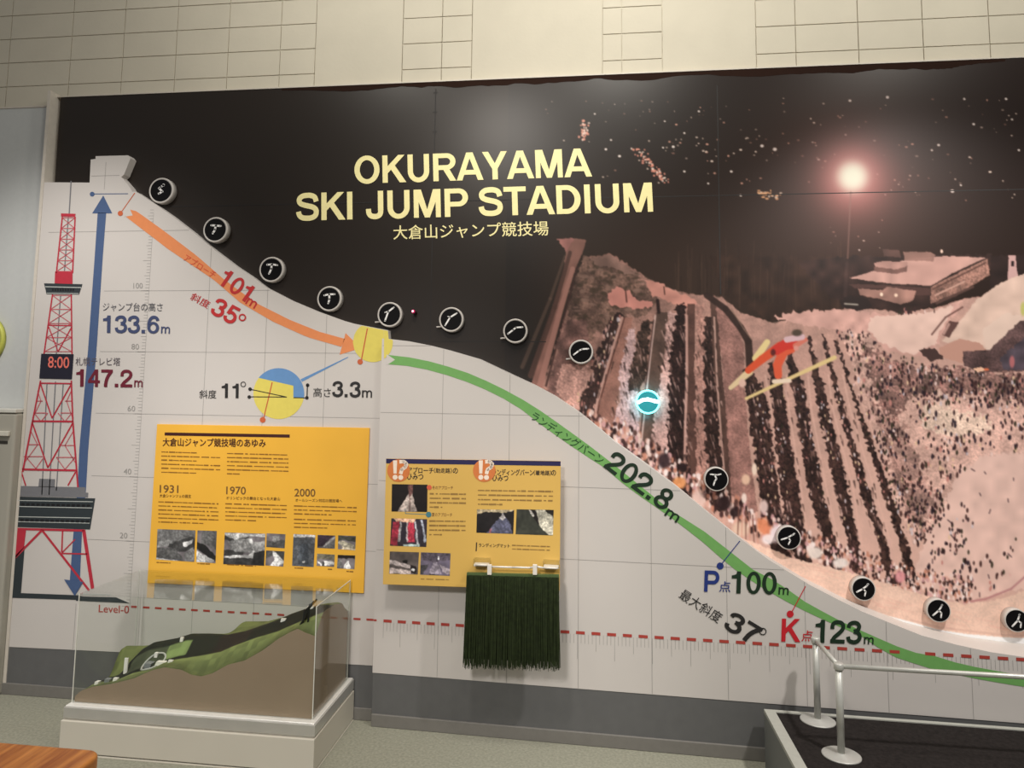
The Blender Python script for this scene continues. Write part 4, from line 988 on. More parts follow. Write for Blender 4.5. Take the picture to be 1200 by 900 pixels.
hp_q = [(184, 497), (433, 501.5), (426, 695.3), (172.5, 683)]
hp = thing('information_panel', 'orange yellow panel with small old photographs telling the stadium history', 'sign', (LEFT.P(300, 600).x, LEFT.a, LEFT.P(300, 690).z))
amber = mat('panel_amber', (242, 184, 66), .36, var=.05, scale=2.5)
mesh_obj('board', slab_on(LEFT, hp_q, .003, .012), amber, hp, bevel=.001)
o = .0130
maroon = mat('ink_maroon', (62, 20, 18), .5); txt_m = mat('ink_brown_small', (142, 96, 28), .6); yr_m = mat('ink_year_brown', (118, 84, 40), .6)
g = G(); g.pline(LEFT, [(193, 508.5), (339.5, 511)], 3.6, o); mesh_obj('heading_rule', g, maroon, hp)
g = G(); g.text(LEFT, '大倉山ジャンプ競技場のあゆみ', (190.5, 523), (311.5, 524.3), 10, .03, o); mesh_obj('heading_lettering', g, maroon, hp)
g = G()
for t, x, y, e in (('1931', 187, 577.5, 209), ('1970', 265, 579.3, 288), ('2000', 345, 581.8, 369.5)): mesh_obj('year_lettering', G().text(LEFT, t, (x, y), (e, y + .4), 9.3, .012, o), yr_m, hp)
for a_ in (('大倉シャンツェの誕生', (187, 582.8), (224, 583.6)), ('オリンピックの舞台となった大倉山', (265, 585.5), (328, 586.6)), ('オールシーズン対応の競技場へ', (346, 588), (401, 589))): mesh_obj('subheading_lettering', G().text(LEFT, *a_, 4, .01, o), maroon, hp)
for a_, k_ in (((189, 529.5, 258, 531.5, 6, 4.75), dict(short=(0, 2))), ((266, 531.3, 338, 533.2, 6, 4.75), dict(last=.25)), ((185.5, 588, 256, 590.5, 6, 4.7), dict(last=.75)), ((264, 590.3, 336, 592.5, 5, 4.7), dict(last=.5)), ((344.5, 592.8, 418, 595, 3, 4.6), {}), ((344.5, 608.5, 417, 610.5, 3, 4.6), dict(last=.55)),
              ((183.5, 659, 200, 659.8, 1, 3, 1.4, 1), {}), ((231, 660.5, 246, 661, 1, 3, 1.4, 1), {}), ((266, 661.5, 300, 663.5, 1, 3, 1.4, 1), {}), ((345, 665.5, 356, 666, 1, 3, 1.4, 1), {}), ((384, 667, 391, 667.3, 1, 3, 1.4, 1), {}), ((406, 669.5, 414, 670, 1, 3, 1.4, 1), {})):
    mesh_obj('small_print', G().para(LEFT, *a_, off=o, **k_), txt_m, hp)
shots = [
 ([(184.5, 620), (229, 621.5), (227.5, 658.5), (183, 655.5)], [([(0, 0), (1, .02), (1, .25), (.5, .42), (0, .5)], 112), ([(.05, .38), (.4, .33), (.42, .5), (.05, .55)], 150), ([(.35, .45), (.9, .2), (1, .3), (1, .6), (.6, .7), (.3, .55)], 62), ([(.0, .55), (.5, .6), (.75, 1), (0, .85)], 82), ([(.68, .42), (.95, .32), (.9, .45), (.72, .55)], 214), ([(.7, .75), (.95, .55), (1, 1), (.75, 1)], 140), ([(0, .85), (.7, 1), (0, 1)], 218)]),
 ([(231.5, 621.5), (254, 622.3), (252.5, 660), (230, 658.5)], [([(.3, 0), (1, 0), (1, .6), (.25, .4)], 90), ([(0, .35), (.3, .4), (1, .8), (.9, .95), (0, .55)], 24), ([(0, .6), (.5, .8), (.4, 1), (0, 1)], 200), ([(.4, .75), (.9, .9), (.7, 1), (.4, 1)], 150)]),
 ([(263.5, 624), (311, 625.5), (309.5, 663), (261.5, 661)], [([(0, 0), (1, .04), (1, .15), (.6, .1), (.3, .25), (0, .08)], 214), ([(0, .06), (.3, .22), (.6, .1), (.6, .16), (.3, .32), (0, .2)], 70), ([(.1, .25), (.7, .15), (.7, .6), (.2, .6)], 150), ([(0, .5), (.5, .6), (.4, .7), (0, .7)], 60), ([(.05, .7), (.6, .68), (.72, .55), (.6, .2), (.7, .2), (.78, .6), (.7, .76), (.05, .78)], 216), ([(0, .76), (1, .78), (1, 1), (0, 1)], 58), ([(.74, .6), (1, .55), (1, 1), (.66, 1)], 44), ([(.7, .3), (1, .25), (1, .55), (.75, .6)], 168)]),
 ([(312.5, 625), (334.5, 626), (333.5, 642.5), (312, 641)], [([(0, .5), (1, .45), (1, 1), (0, 1)], 84), ([(.3, .2), (.7, .15), (.7, .5), (.4, .6)], 150)]),
 ([(311.8, 645), (333.5, 646.2), (332, 664), (311, 662.5)], [([(0, 0), (1, 0), (1, .6), (.5, .3), (0, .5)], 74), ([(.35, 0), (.6, .2), (1, .75), (.7, 1), (.2, 1), (.5, .6)], 216)]),
 ([(344, 625.7), (369.5, 627), (367.5, 664.5), (342.3, 663)], [([(0, 0), (1, .02), (1, .1), (0, .1)], 226), ([(0, .1), (1, .12), (1, 1), (0, 1)], (88, 92, 98)), ([(.3, .3), (.7, .3), (.75, .95), (.25, .95)], (74, 80, 88)), ([(.42, .8), (.58, .8), (.55, .86), (.44, .86)], 190)]),
 ([(372.3, 626.8), (393, 627.6), (392.3, 643), (371.8, 642)], [([(0, 0), (1, 0), (.3, .8), (0, .9)], (58, 44, 58)), ([(.3, .8), (1, .1), (1, .2), (.45, .85)], 170), ([(.5, .8), (1, .3), (1, 1), (.3, 1)], 104)]),
 ([(371.6, 648.8), (392.3, 650), (391.5, 664.3), (371, 663)], [([(0, 0), (1, 0), (1, .5), (0, .4)], (110, 106, 92)), ([(.05, .5), (.3, .75), (.3, .95), (.1, .7)], 226), ([(.4, .55), (1, .62), (1, .85), (.45, .85)], 228), ([(.3, .6), (.4, .6), (.45, .9), (.33, .95)], 60)]),
 ([(396.3, 627.3), (417, 628.2), (416.3, 645), (396, 643.5)], [([(0, 0), (1, .1), (1, .5), (.3, .25), (0, .4)], (66, 68, 62)), ([(0, .5), (.25, .3), (.9, .65), (1, 1), (.3, .8)], (170, 164, 146)), ([(.3, .75), (1, .9), (1, 1), (.2, 1)], (222, 208, 182))]),
 ([(395.8, 650.2), (416.3, 651), (415.3, 667), (395, 666)], [([(0, 0), (1, 0), (1, .28), (0, .22)], (26, 18, 18)), ([(.35, 1), (.5, .4), (.68, .4), (.75, 1)], 232), ([(0, .35), (.3, .35), (.2, 1), (0, 1)], 130)]),
]
for i, (q, sp) in enumerate(shots): little_photo('small_photo', LEFT, q, o, hp, mono(sp), 20 + i)

# ------------------------------------------------------------------ panel on the secrets of the two slopes, standing off the wall
q2 = [(452.5, 537.5), (657, 540.5), (655.8, 692), (448.6, 684.8)]
OF = .082
sp_ = thing('information_panel', 'pale yellow panel with two !? circles standing off the wall above the green bristle mat', 'sign', (RIGHT.P(550, 620).x, RIGHT.Y(RIGHT.P(550, 620).x), RIGHT.P(550, 690).z))
sand = mat('panel_sand_yellow', (222, 180, 92), .5, var=.03, scale=3)
mesh_obj('board', slab_on(RIGHT, q2, OF - .012, OF), sand, sp_, bevel=.001)
for x, y in ((475, 560), (635, 562), (472, 668), (635, 672)):
    P = RIGHT.P(x, y, 0); n_ = Vector((RIGHT.b, -1, 0)).normalized()
    mesh_obj('standoff', G().tube(P - n_ * .0, P + n_ * (OF - .011), .009), mat('standoff_steel', (170, 170, 168), .35, 1.0), sp_)
o = OF + .0008; o2 = OF + .0014
g = G(); g.ppoly(RIGHT, [(452.5, 537.5), (657, 540.5), (657, 546), (452.4, 543)], o); mesh_obj('heading_bar', g, mat('bar_navy', (34, 30, 78), .5), sp_)
for cx_ in (467, 567.5):
    g = G(); g.pdot(RIGHT, cx_, 551.5, 13.2, o2, 32); c_ = mesh_obj('exclamation_disc', g, mat('disc_orange', (214, 122, 62), .55), sp_)
    g = G()
    g.ppoly(RIGHT, [(cx_ - 6.5, 539.5), (cx_ - 1.6, 539.5), (cx_ - 2.3, 555), (cx_ - 5.8, 555)], o2 + .0005)
    g.pline(RIGHT, [(cx_ + 1, 541.2), (cx_ + 6, 540.8), (cx_ + 9.5, 543.5), (cx_ + 8, 547.5), (cx_ + 4, 550), (cx_ + 2.4, 555.5)], 4.2, o2 + .0005)
    for q in ((cx_ + 6, 540.8), (cx_ + 9.3, 543.6), (cx_ + 8, 547.5), (cx_ + 4, 550)): g.pdot(RIGHT, q[0], q[1], 2.1, o2 + .0005, 10)
    g.pdot(RIGHT, cx_ - 4, 559.3, 2.9, o2 + .0005); g.pdot(RIGHT, cx_ + 2.6, 559.5, 2.9, o2 + .0005)
    mesh_obj('exclamation_question_mark', g, mat('mark_cream', (246, 228, 210), .55), c_)
blk = mat('ink_dark_heading', (40, 30, 28), .55)
for grp in ((('アプローチ', (477.5, 554.5), (508, 555), 7.3), ('（助走路）', (508.5, 554.3), (529.5, 554.6), 6), ('の', (530.5, 554.8), (536.5, 555), 6.5), ('ひみつ', (477, 562.2), (496, 562.5), 7.5)),
            (('ランディングバーン', (577, 556.8), (625.5, 557.6), 7.5), ('（着地路）', (625.5, 557), (646, 557.3), 6), ('の', (646, 557.3), (651.5, 557.4), 6.5), ('ひみつ', (577, 563.8), (595.5, 564.2), 7.5)), (('ランディングマット', (561, 641), (597.5, 642), 4.6),)):
    g = G()
    for t, a_, b_, h in grp: g.text(RIGHT, t, a_, b_, h, .028, o)
    if len(grp) == 1: g.pline(RIGHT, [(558.5, 635.5), (558, 646)], 1.3, o)
    mesh_obj('heading_lettering', g, blk, sp_)
sub_m = mat('ink_sub_brown', (120, 74, 40), .6)
mesh_obj('subheading_lettering', G().text(RIGHT, '冬のアプローチ', (506.5, 573.6), (531, 574), 4.4, .006, o), sub_m, sp_); mesh_obj('subheading_lettering', G().text(RIGHT, '夏のアプローチ', (506, 605.2), (530, 605.6), 4.4, .006, o), sub_m, sp_)
g = G(); g.pdot(RIGHT, 503, 571.2, 2.9, o2); mesh_obj('winter_dot', g, mat('dot_red', (216, 96, 66), .55), sp_)
g = G(); g.pdot(RIGHT, 502.3, 603, 3.3, o2); g.pline(RIGHT, [(475, 596), (475, 601.8), (500, 602.8)], .7, o); mesh_obj('summer_dot', g, mat('dot_teal', (70, 128, 140), .55), sp_)
st_m = mat('ink_small_olive', (150, 116, 58), .6)
for a_ in ((503.5, 578.6, 546, 579.2, 4, 5.2, 2.1, .35), (503, 610.5, 545.5, 611, 4, 5.3, 2.1, .35), (560, 574.6, 648, 576, 4, 5.4, 2.1, .33), (600, 639, 644.5, 640.6, 2, 4.2, 1.5, 1), (493, 678.4, 526, 679.4, 1, 3, 1.2, 1)):
    mesh_obj('small_print', G().para(RIGHT, *a_, o), st_m, sp_)
shots2 = [
 ([(459.3, 567.3), (501, 568), (500.6, 600), (458.8, 599.4)], (26, 20, 20), [([(.15, 1), (.5, .3), (.54, .0), (.56, .3), (.72, 1)], (196, 180, 172)), ([(.44, 0), (.6, 0), (.6, .3), (.5, .5)], (110, 74, 70)), ([(.5, .5), (.53, .5), (.52, 1), (.46, 1)], (130, 110, 104))]),
 ([(458.6, 607.4), (500.5, 608.4), (499.6, 641), (457, 639.5)], (52, 46, 56), [([(.08, .12), (.26, .12), (.2, .95), (.0, .9)], (176, 52, 72)), ([(.49, .12), (.64, .12), (.68, .85), (.46, .82)], (186, 56, 76)), ([(.28, .1), (.33, .1), (.26, .8), (.19, .8)], (196, 190, 190)), ([(.44, .1), (.48, .1), (.5, .8), (.44, .8)], (196, 190, 190)), ([(.66, .1), (.7, .1), (.78, .9), (.72, .9)], (190, 190, 196)), ([(.82, .05), (.88, .05), (.98, .8), (.92, .85)], (170, 176, 190)), ([(.12, .0), (.68, .0), (.66, .14), (.16, .12)], (238, 190, 160)), ([(.36, .9), (.8, .9), (.8, 1), (.36, 1)], (186, 206, 200))]),
 ([(456.8, 646.2), (491, 647.2), (489.5, 673.2), (456, 672.3)], (92, 84, 82), [([(0, .35), (.7, .58), (.72, .75), (0, .55)], (206, 192, 190)), ([(0, .7), (.8, .85), (.8, .98), (0, .95)], (206, 190, 186)), ([(.45, .4), (.6, .35), (.62, .55), (.5, .5)], (20, 16, 16)), ([(.72, .6), (.9, .6), (.9, .95), (.75, .95)], (30, 24, 26)), ([(.75, .75), (.86, .78), (.84, .86), (.76, .85)], 230)]),
 ([(493.3, 647.2), (528, 648.4), (527, 674.8), (492.3, 673.4)], (110, 102, 120), [([(0, .0), (1, 0), (1, .3), (.5, .45), (0, .3)], (84, 76, 88)), ([(.3, .9), (.45, .4), (.55, .4), (.72, .95)], (160, 150, 164)), ([(0, .55), (.3, .5), (.1, .95), (0, .95)], (64, 62, 66)), ([(.58, .18), (.64, .16), (.64, .32), (.59, .33)], 220), ([(.6, .5), (1, .75), (1, .95), (.8, .9)], (170, 158, 166)), ([(.3, .92), (.6, .93), (.6, 1), (.3, 1)], 26)]),
 ([(559, 596.8), (602.5, 597.6), (601.5, 625.6), (558.3, 624.2)], (30, 26, 28), [([(0, .0), (1, .0), (1, .05), (.7, .15), (.3, .1), (0, .2)], (214, 196, 160)), ([(.25, 1), (.45, .6), (.65, .35), (.75, .3), (.9, .6), (.95, 1)], (96, 98, 122)), ([(.6, .35), (.72, .15), (.78, .35), (.7, .45)], (206, 200, 200)), ([(.35, .8), (.42, .75), (.38, 1), (.32, 1)], (150, 90, 100))]),
 ([(605.5, 596.8), (648.8, 597.6), (648, 627.4), (604.3, 626)], (58, 60, 52), [([(.36, 0), (.5, 0), (.64, .4), (.62, .6), (.45, .3)], (30, 22, 22)), ([(.52, 0), (.75, 0), (1, .35), (1, 1), (.85, 1), (.62, .6)], (214, 208, 190)), ([(.32, 0), (.37, 0), (.5, .25), (.46, .3)], (220, 214, 206)), ([(.75, 0), (1, 0), (1, .3)], (40, 32, 28))]),
]
for i, (q, bc, sp) in enumerate(shots2): little_photo('small_photo', RIGHT, q, o, sp_, mono(sp, bc), 60 + i)

# ------------------------------------------------------------------ hanger rail and bristle mat
hg = thing('hanger_rail', 'white rail in two clear holders at the bottom of the pale yellow panel', 'rail', RIGHT.P(605, 660, OF))
acr = clear_mat('clear_acrylic', (246, 247, 245), 1.45)
wht = mat('white_plastic', (226, 220, 210), .4)
for q in ([(554.5, 655), (573.5, 655.8), (573.3, 664.5), (554.3, 663.8)], [(636.3, 657.5), (655.5, 658.3), (655.3, 667), (636.1, 666.2)]):
    hb = mesh_obj('holder', slab_on(RIGHT, q, OF + .001, OF + .038), acr, hg, bevel=.002)
    hb['label'] = 'clear acrylic holder'
    xc = (q[0][0] + q[1][0]) / 2; 
    mesh_obj('holder_cap', slab_on(RIGHT, [(q[3][0] + 1, q[3][1] - 2.6), (q[2][0] - 1, q[2][1] - 2.6), (q[2][0] - 1, q[2][1] - .4), (q[3][0] + 1, q[3][1] - .4)], OF + .004, OF + .0395), wht, hb)
path = [(557, 661.8), (571, 662.4), (577, 664.2), (600, 664.8), (621, 665.3), (629, 664.2), (636, 665.2), (653, 666)]
P3 = [RIGHT.P(x, y, OF + .046) for x, y in path]
g = G()
for a, b in zip(P3[:-1], P3[1:]): g.tube(a, b, .0042, n=12)
mesh_obj('rail', g, wht, hg, smooth=True)
for x in (573.5, 626.8):
    c_ = mesh_obj('clip', slab_on(RIGHT, [(x - 2.5, 661.8), (x + 2.5, 662), (x + 2.4, 674), (x - 2.6, 673.8)], OF + .052, OF + .066), wht, hg, bevel=.0015)
mt = thing('bristle_mat', 'dark green artificial turf mat sample hanging from the white rail', 'mat', RIGHT.P(600, 780, OF + .05))
dgn = mat('bristle_dark_green', (34, 44, 18), .7, var=.35, scale=60, spec=.25)
mb = mesh_obj('backing', slab_on(RIGHT, [(547, 671.6), (655, 674.2), (655, 776), (544, 772)], OF + .040, OF + .050), mat('mat_backing_green', (52, 60, 34), .7), mt)
mesh_obj('top_strip', slab_on(RIGHT, [(547, 671.4), (655, 674), (655, 678.5), (546.8, 676)], OF + .036, OF + .054), mat('mat_strip_green', (80, 98, 56), .55), mt)
g = G(); rr = random.Random(3)
pxm = RIGHT.P(600, 700, .1).z - RIGHT.P(600, 701, .1).z
for layer in range(3):
    n = 190
    for i in range(n):
        u = (i + rr.random()) / n
        xt = 546.8 + 108 * u; yt = 674 + 2.8 * u; yb = 781.5 + 3 * u + rr.uniform(-4, 3) - (2 - layer) * 2
        xb = 543.3 + 112 * u + rr.uniform(-1.2, 1.2) + (u - .5) * 1.2
        of = OF + .052 + layer * .006
        a = RIGHT.P(xt, yt + (2 - layer) * .6, of); b = RIGHT.P((xt + xb) / 2 + rr.uniform(-.5, .5), (yt + yb) / 2, of + rr.uniform(.001, .006)); c = RIGHT.P(xb, yb, of + rr.uniform(-.004, .007))
        w_ = rr.uniform(.0011, .0021)
        for p, q in ((a, b), (b, c)): g.tube(p, q, w_, w_ * .9, n=4, cap=False)
bo = mesh_obj('bristles', g, dgn, mt); bo['kind'] = 'stuff'

# ------------------------------------------------------------------ round buttons along the slope
hous_m = mat('button_housing_white', (196, 190, 184), .35)
face_m = mat('button_face_black', (8, 7, 9), .5, var=0, spec=.15)
icon_m = mat('button_icon_white', (238, 236, 234), .5)
S_ = [
 ((188.8, 223.3), [([(.2, .45), (-.02, .32), (-.2, .2), (.16, -.1), (-.18, -.28)], .17), ([(.2, .45), (.22, .5)], .22)], 'crouching skier on the top button of the slope beside the white start tower', 0),
 ((252.3, 269.2), [([(-.38, .4), (.1, .36), (.5, .32)], .17), ([(.03, .34), (.0, .0), (-.2, -.33)], .18)], 'tucked skier on the second button down the slope', 0),
 ((318, 315.8), [([(-.4, .43), (.1, .46), (.55, .38)], .16), ([(.02, .42), (.02, .05), (-.18, -.38)], .17)], 'tucked skier on the button above the red 101 m lettering', 0),
 ((385.8, 350), [([(-.46, .3), (0, .4), (.5, .4)], .16), ([(.0, .38), (.04, -.05), (-.06, -.42)], .17)], 'skier on the button left of the take-off, above the orange arrow tip', 0),
 ((456.5, 368.6), [([(-.4, -.58), (-.12, .25), (.38, .65)], .15), ([(-.42, .2), (-.1, .28)], .12)], 'jumping skier on the button just above the yellow take-off circle', 1),
 ((528.7, 374.4), [([(-.55, -.55), (-.1, .2), (.52, .58)], .15), ([(-.3, .28), (-.05, .22)], .1)], 'leaning skier on the button right of the small red light', 1),
 ((603.8, 387.8), [([(-.68, -.27), (-.2, .1), (.08, .32), (.68, .36)], .15)], 'flying skier on the button on black left of the in-run track', 1),
 ((680.8, 412.3), [([(-.68, -.28), (-.2, .1), (.08, .26), (.7, .3)], .15)], 'flying skier on the first button lying on the photographed snow slope', 1),
 ((759.3, 471), [([(-.9, -.05), (-.5, .18), (.0, .25), (.6, .1), (.9, .02)], .34)], 'button glowing turquoise on the photographed tree rows', 2),
 ((839.5, 561.5), [([(-.56, .46), (.1, .42), (.42, .5)], .13), ([(-.15, .4), (.0, .05), (-.16, -.2), (-.28, -.56)], .15)], 'skier landing on the button above the point of the blue P marker', 3),
 ((924.5, 630.3), [([(-.72, -.18), (-.1, .04), (.3, .3)], .15), ([(.3, .26), (.5, .44)], .16), ([(-.02, .0), (.12, -.25), (-.06, -.6)], .14)], 'telemark skier on the button above the green 100 m lettering', 3),
 ((1012, 690.3), [([(-.66, -.3), (-.1, .02), (.3, .34)], .16), ([(.38, .46), (.42, .5)], .19), ([(.0, .0), (.18, -.22), (.08, -.62)], .14)], 'telemark skier on the button above the green 123 m lettering', 3),
 ((1100, 715.6), [([(-.56, -.46), (-.02, .02), (.24, .4)], .17), ([(.31, .56), (.33, .58)], .19), ([(.02, .02), (.24, -.2), (.17, -.63)], .15)], 'upright skier on the second button from the right end', 3),
 ((1191.5, 727.3), [([(-.46, -.55), (.06, .02), (.2, .42)], .17), ([(.25, .6), (.27, .62)], .19), ([(.1, .02), (.38, -.2), (.3, -.62)], .15)], 'upright skier on the button at the right end of the row', 3),
]
SIDE = .034
for i, ((px, py), strokes, lab, kind) in enumerate(S_):
    c = BOARD.P(px, py, SIDE); R_ = (BOARD.P(px + 14.4, py, SIDE) - c).length
    c = BOARD.P(px, py, SIDE); base = Vector((c.x, BY - .0012, c.z))
    bt = thing('button', 'round white-rimmed black ' + lab.replace(' on ', ' icon, ', 1) if kind != 2 else 'round ' + lab, 'button', base, 'round skier buttons along the slope')
    bt['label'] = ('round button showing a ' + lab.split(' on the ')[0] + ', the one ' + {
        0: 'beside the white start tower at the top', 1: 'second from the top of the slope', 2: 'above the red 101 m lettering', 3: 'above the shaft of the orange arrow', 4: 'just above the yellow take-off circle', 5: 'right of the small red light',
        6: 'on black left of the photographed ramp', 7: 'on the upper photographed snow'}.get(i, '')) if i < 8 else {8: 'round button glowing turquoise, the only one lit up', 9: 'round button showing a bent landing skier, the one directly below right of the lit button', 10: 'round button showing a striding skier above the green 100 m lettering', 11: 'round button showing a striding skier above the green 123 m lettering', 12: 'round button of an upright striding skier, second from the right end', 13: 'round button of an upright striding skier, the one cut by the right edge'}[i]
    ax = Vector((0, -1, 0)); D = SIDE + .0
    g = G().lathe(base, ax, [(R_ * 1.0, 0), (R_ * 1.0, D - .004), (R_ * .985, D - .001), (R_ * .95, D), (R_ * .86, D), (R_ * .84, D - .003), (.001, D - .003)], 48)
    mesh_obj('housing', g, hous_m if kind != 2 else mat('button_lit_rim', (120, 236, 236), .3, emit=2.6), bt, smooth=True)
    fm = face_m if kind != 2 else mat('button_lit_face', (40, 132, 140), .2, var=.2, scale=12, emit=.55)
    fr_ = .855 if kind < 3 else .9
    f = mesh_obj('face', G().lathe(base + ax * (D - .0028), ax, [(R_ * fr_, 0), (R_ * fr_, .0032), (R_ * (fr_ - .02), .0036), (.0005, .0036)], 40), fm, bt)
    g = G(); r0 = R_ * .86
    z0 = base + ax * (D + .0012)
    for pts, wd in strokes:
        V = [z0 + Vector((u * r0, 0, v * r0)) for u, v in pts]; hw = wd * r0 / 2
        for a, b in zip(V[:-1], V[1:]):
            d = (b - a).normalized(); n_ = Vector((-d.z, 0, d.x)) * hw
            f4 = [a + n_, b + n_, b - n_, a - n_]
            g.prism(f4, [p + Vector((0, .0006, 0)) for p in f4])
        for a in V: g.prism([a + Vector((hw * math.cos(t * .5236), 0, hw * math.sin(t * .5236))) for t in range(12)], [a + Vector((hw * math.cos(t * .5236), .0006, hw * math.sin(t * .5236))) for t in range(12)])
    mesh_obj('skier_icon', g, icon_m if kind != 2 else mat('button_lit_icon', (235, 255, 255), .4, emit=1.6), f)
    if kind == 1:
        a = base + ax * .02 + Vector((-R_ * .85, 0, -R_ * .56))
        mesh_obj('peg', G().tube(a, a + Vector((-R_ * .38, 0, -.002)), .0035, n=10), hous_m, bt)
    if kind == 2:
        l = bpy.data.lights.new('button_glow', 'POINT'); l.energy = .32; l.color = (.45, .85, 1); l.shadow_soft_size = .012
        for k_ in range(8):
            t = k_ * math.pi / 4
            lo_ = bpy.data.objects.new('button_glow', l); COL.objects.link(lo_); lo_.parent = bt; lo_.location = Vector((math.cos(t) * R_ * 1.25, -.03, math.sin(t) * R_ * 1.25))
        l.energy = .03
# small red indicator lamp
c = BOARD.P(483.8, 364.8, .05)
il = thing('indicator_lamp', 'tiny glowing pink red lamp on the black wall right of a button', 'lamp', (c.x, BY - .001, c.z))
mesh_obj('tube', G().tube((c.x, BY - .001, c.z), (c.x, c.y + .006, c.z), .009, .0085), mat('lamp_dark_red_plastic', (70, 20, 30), .3), il, smooth=True)
mesh_obj('bulb', G().lathe((c.x, c.y + .006, c.z), (0, -1, 0), [(.0085, 0), (.008, .004), (.005, .008), (.001, .0095)], 20), mat('lamp_red_glow', (190, 40, 90), .3, emit=.8), il, smooth=True)
mesh_obj('filament', G().lathe((c.x, c.y - .003, c.z), (0, -1, 0), [(.0042, 0), (.003, .002), (.0005, .0025)], 14), mat('lamp_white_glow', (255, 225, 235), .3, emit=2.5), il, smooth=True)

# ------------------------------------------------------------------ display case with the terrain model
CX0, CX1, CYF, CYB = -2.165, -1.084, -.492, -.008
ZB, ZR, ZC = .138, .187, .624
AX0, AX1, AYF, AYB = -2.150, -1.108, -.452, -.035
dc = thing('display_case', 'low white plinth with a clear acrylic box standing at the wall on the left', 'display case', ((CX0 + CX1) / 2, (CYF + CYB) / 2, 0))
plm = mat('plinth_cream_laminate', (206, 200, 186), .45, var=.02, scale=4)
alu = mat('rim_brushed_aluminium', (214, 212, 206), .3, .55, var=.05, scale=8)
mesh_obj('plinth', G().box((CX0, CYF, 0.009), (CX1, CYB, ZB - .006)), plm, dc, bevel=.003)
mesh_obj('base_plate', G().box((CX0 - .002, CYF - .003, 0), (CX1 + .002, CYB, .005)), plm, dc, bevel=.001)
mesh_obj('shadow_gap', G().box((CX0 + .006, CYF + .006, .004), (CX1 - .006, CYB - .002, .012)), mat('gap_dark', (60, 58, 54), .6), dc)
mesh_obj('rim', G().box((CX0 + .004, CYF + .008, ZB), (CX1 - .002, CYB - .002, ZR - .006)).box((CX0 + .012, CYF + .016, ZB - .008), (CX1 - .012, CYB - .006, ZB + .001)), alu, dc, bevel=.002)
mesh_obj('rim_trim', G().box((CX0 + .008, CYF + .012, ZR - .007), (CX1 - .006, CYB - .004, ZR)), mat('rim_top_bright', (240, 238, 232), .22, .2), dc, bevel=.006, segs=3)
acm = clear_mat('case_acrylic', (254, 255, 254), 1.25)
th = .004
mesh_obj('pane', G().box((AX0, AYF, ZR), (AX1, AYF + th, ZC - th)), acm, dc)
mesh_obj('pane', G().box((AX0, AYB - th, ZR), (AX1, AYB, ZC - th)), acm, dc)
mesh_obj('pane', G().box((AX0, AYF + th, ZR), (AX0 + th, AYB - th, ZC - th)), acm, dc)
mesh_obj('pane', G().box((AX1 - th, AYF + th, ZR), (AX1, AYB - th, ZC - th)), acm, dc)
mesh_obj('lid', G().box((AX0, AYF, ZC - th), (AX1, AYB, ZC)), clear_mat('lid_acrylic', (253, 254, 253), 1.42), dc)
edg = mat('acrylic_polished_edge', (226, 226, 216), .2)
for X, Yy in ((AX0, AYF), (AX1 - th * .7, AYF), (AX1 - th * .7, AYB - th), (AX0, AYB - th)):
    mesh_obj('corner_edge', G().box((X - .0004, Yy - .0004, ZR), (X + th * .7, Yy + th * .5, ZC)), edg, dc)
mesh_obj('lid_edge', G().box((AX1 - th * .6, AYF, ZC - th * .8), (AX1 + .0003, AYB, ZC + .0003)), edg, dc)

tx0, tx1, tyf, tyb = AX0 + .007, AX1 - .007, AYF + .007, AYB - .007
rowpx = [
 (tyf, [(82, 822), (92, 812), (96, 809), (109, 804.7), (133, 801), (157, 795), (170, 789), (180, 785), (193, 782), (213, 785), (224, 790.7), (236, 792.7), (249, 789), (267, 779), (287, 774), (308, 762), (327, 748), (340, 740.7), (349, 736.7), (357, 741), (367, 744.7), (372, 746)]),
 (tyf + .10, [(84, 819), (113, 799.5), (140, 795.5), (157, 788), (180, 782.7), (193, 776), (207, 772), (233, 768), (260, 762.7), (273, 756.7), (300, 746.7), (327, 738.7), (340, 733), (380, 716)]),
 (tyf + .21, [(86, 816), (113, 797), (135, 793), (148, 786), (156, 772), (168, 760), (180, 753), (207, 748), (224, 742.7), (244, 742.7), (267, 744), (287, 740), (313, 731), (329, 725), (340, 720), (372, 709), (400, 709)]),
 (tyf + .30, [(100, 800), (118, 780), (137, 764.5), (148, 757), (168, 757), (180, 756), (250, 749), (272, 742), (283, 730), (287, 728.5), (313, 728.5), (330, 724), (372, 709), (395, 706), (412, 710)]),
 (tyb, [(110, 806), (125, 790), (140, 776), (152, 766), (180, 764), (250, 755), (285, 740), (313, 734), (330, 728), (372, 712), (398, 706.5), (412, 720)]),
]
RX = []
for Yr, pts in rowpx:
    W = [PY(x, y, Yr) for x, y in pts]; RX.append((Yr, [(p.x, p.z) for p in W]))
def hz(X, Yq):
    zs = [interp(l, X) for _, l in RX]; ys = [r_[0] for r_ in RX]
    for k in range(len(ys) - 1):
        if Yq <= ys[k + 1] + 1e-9:
            t = (Yq - ys[k]) / (ys[k + 1] - ys[k]); t = t * t * (3 - 2 * t)
            return max(ZR + .004, zs[k] * (1 - t) + zs[k + 1] * t), k + t
    return zs[-1], len(ys) - 1
tm = thing('terrain_model', 'green relief model of the mountain with a brown cut face inside the clear case', 'model', ((tx0 + tx1) / 2, (tyf + tyb) / 2, ZR))
nx, ny = 150, 60
V, C_ = [], []
rn = np.random.RandomState(4)
lowf = rn.rand(40, 20)
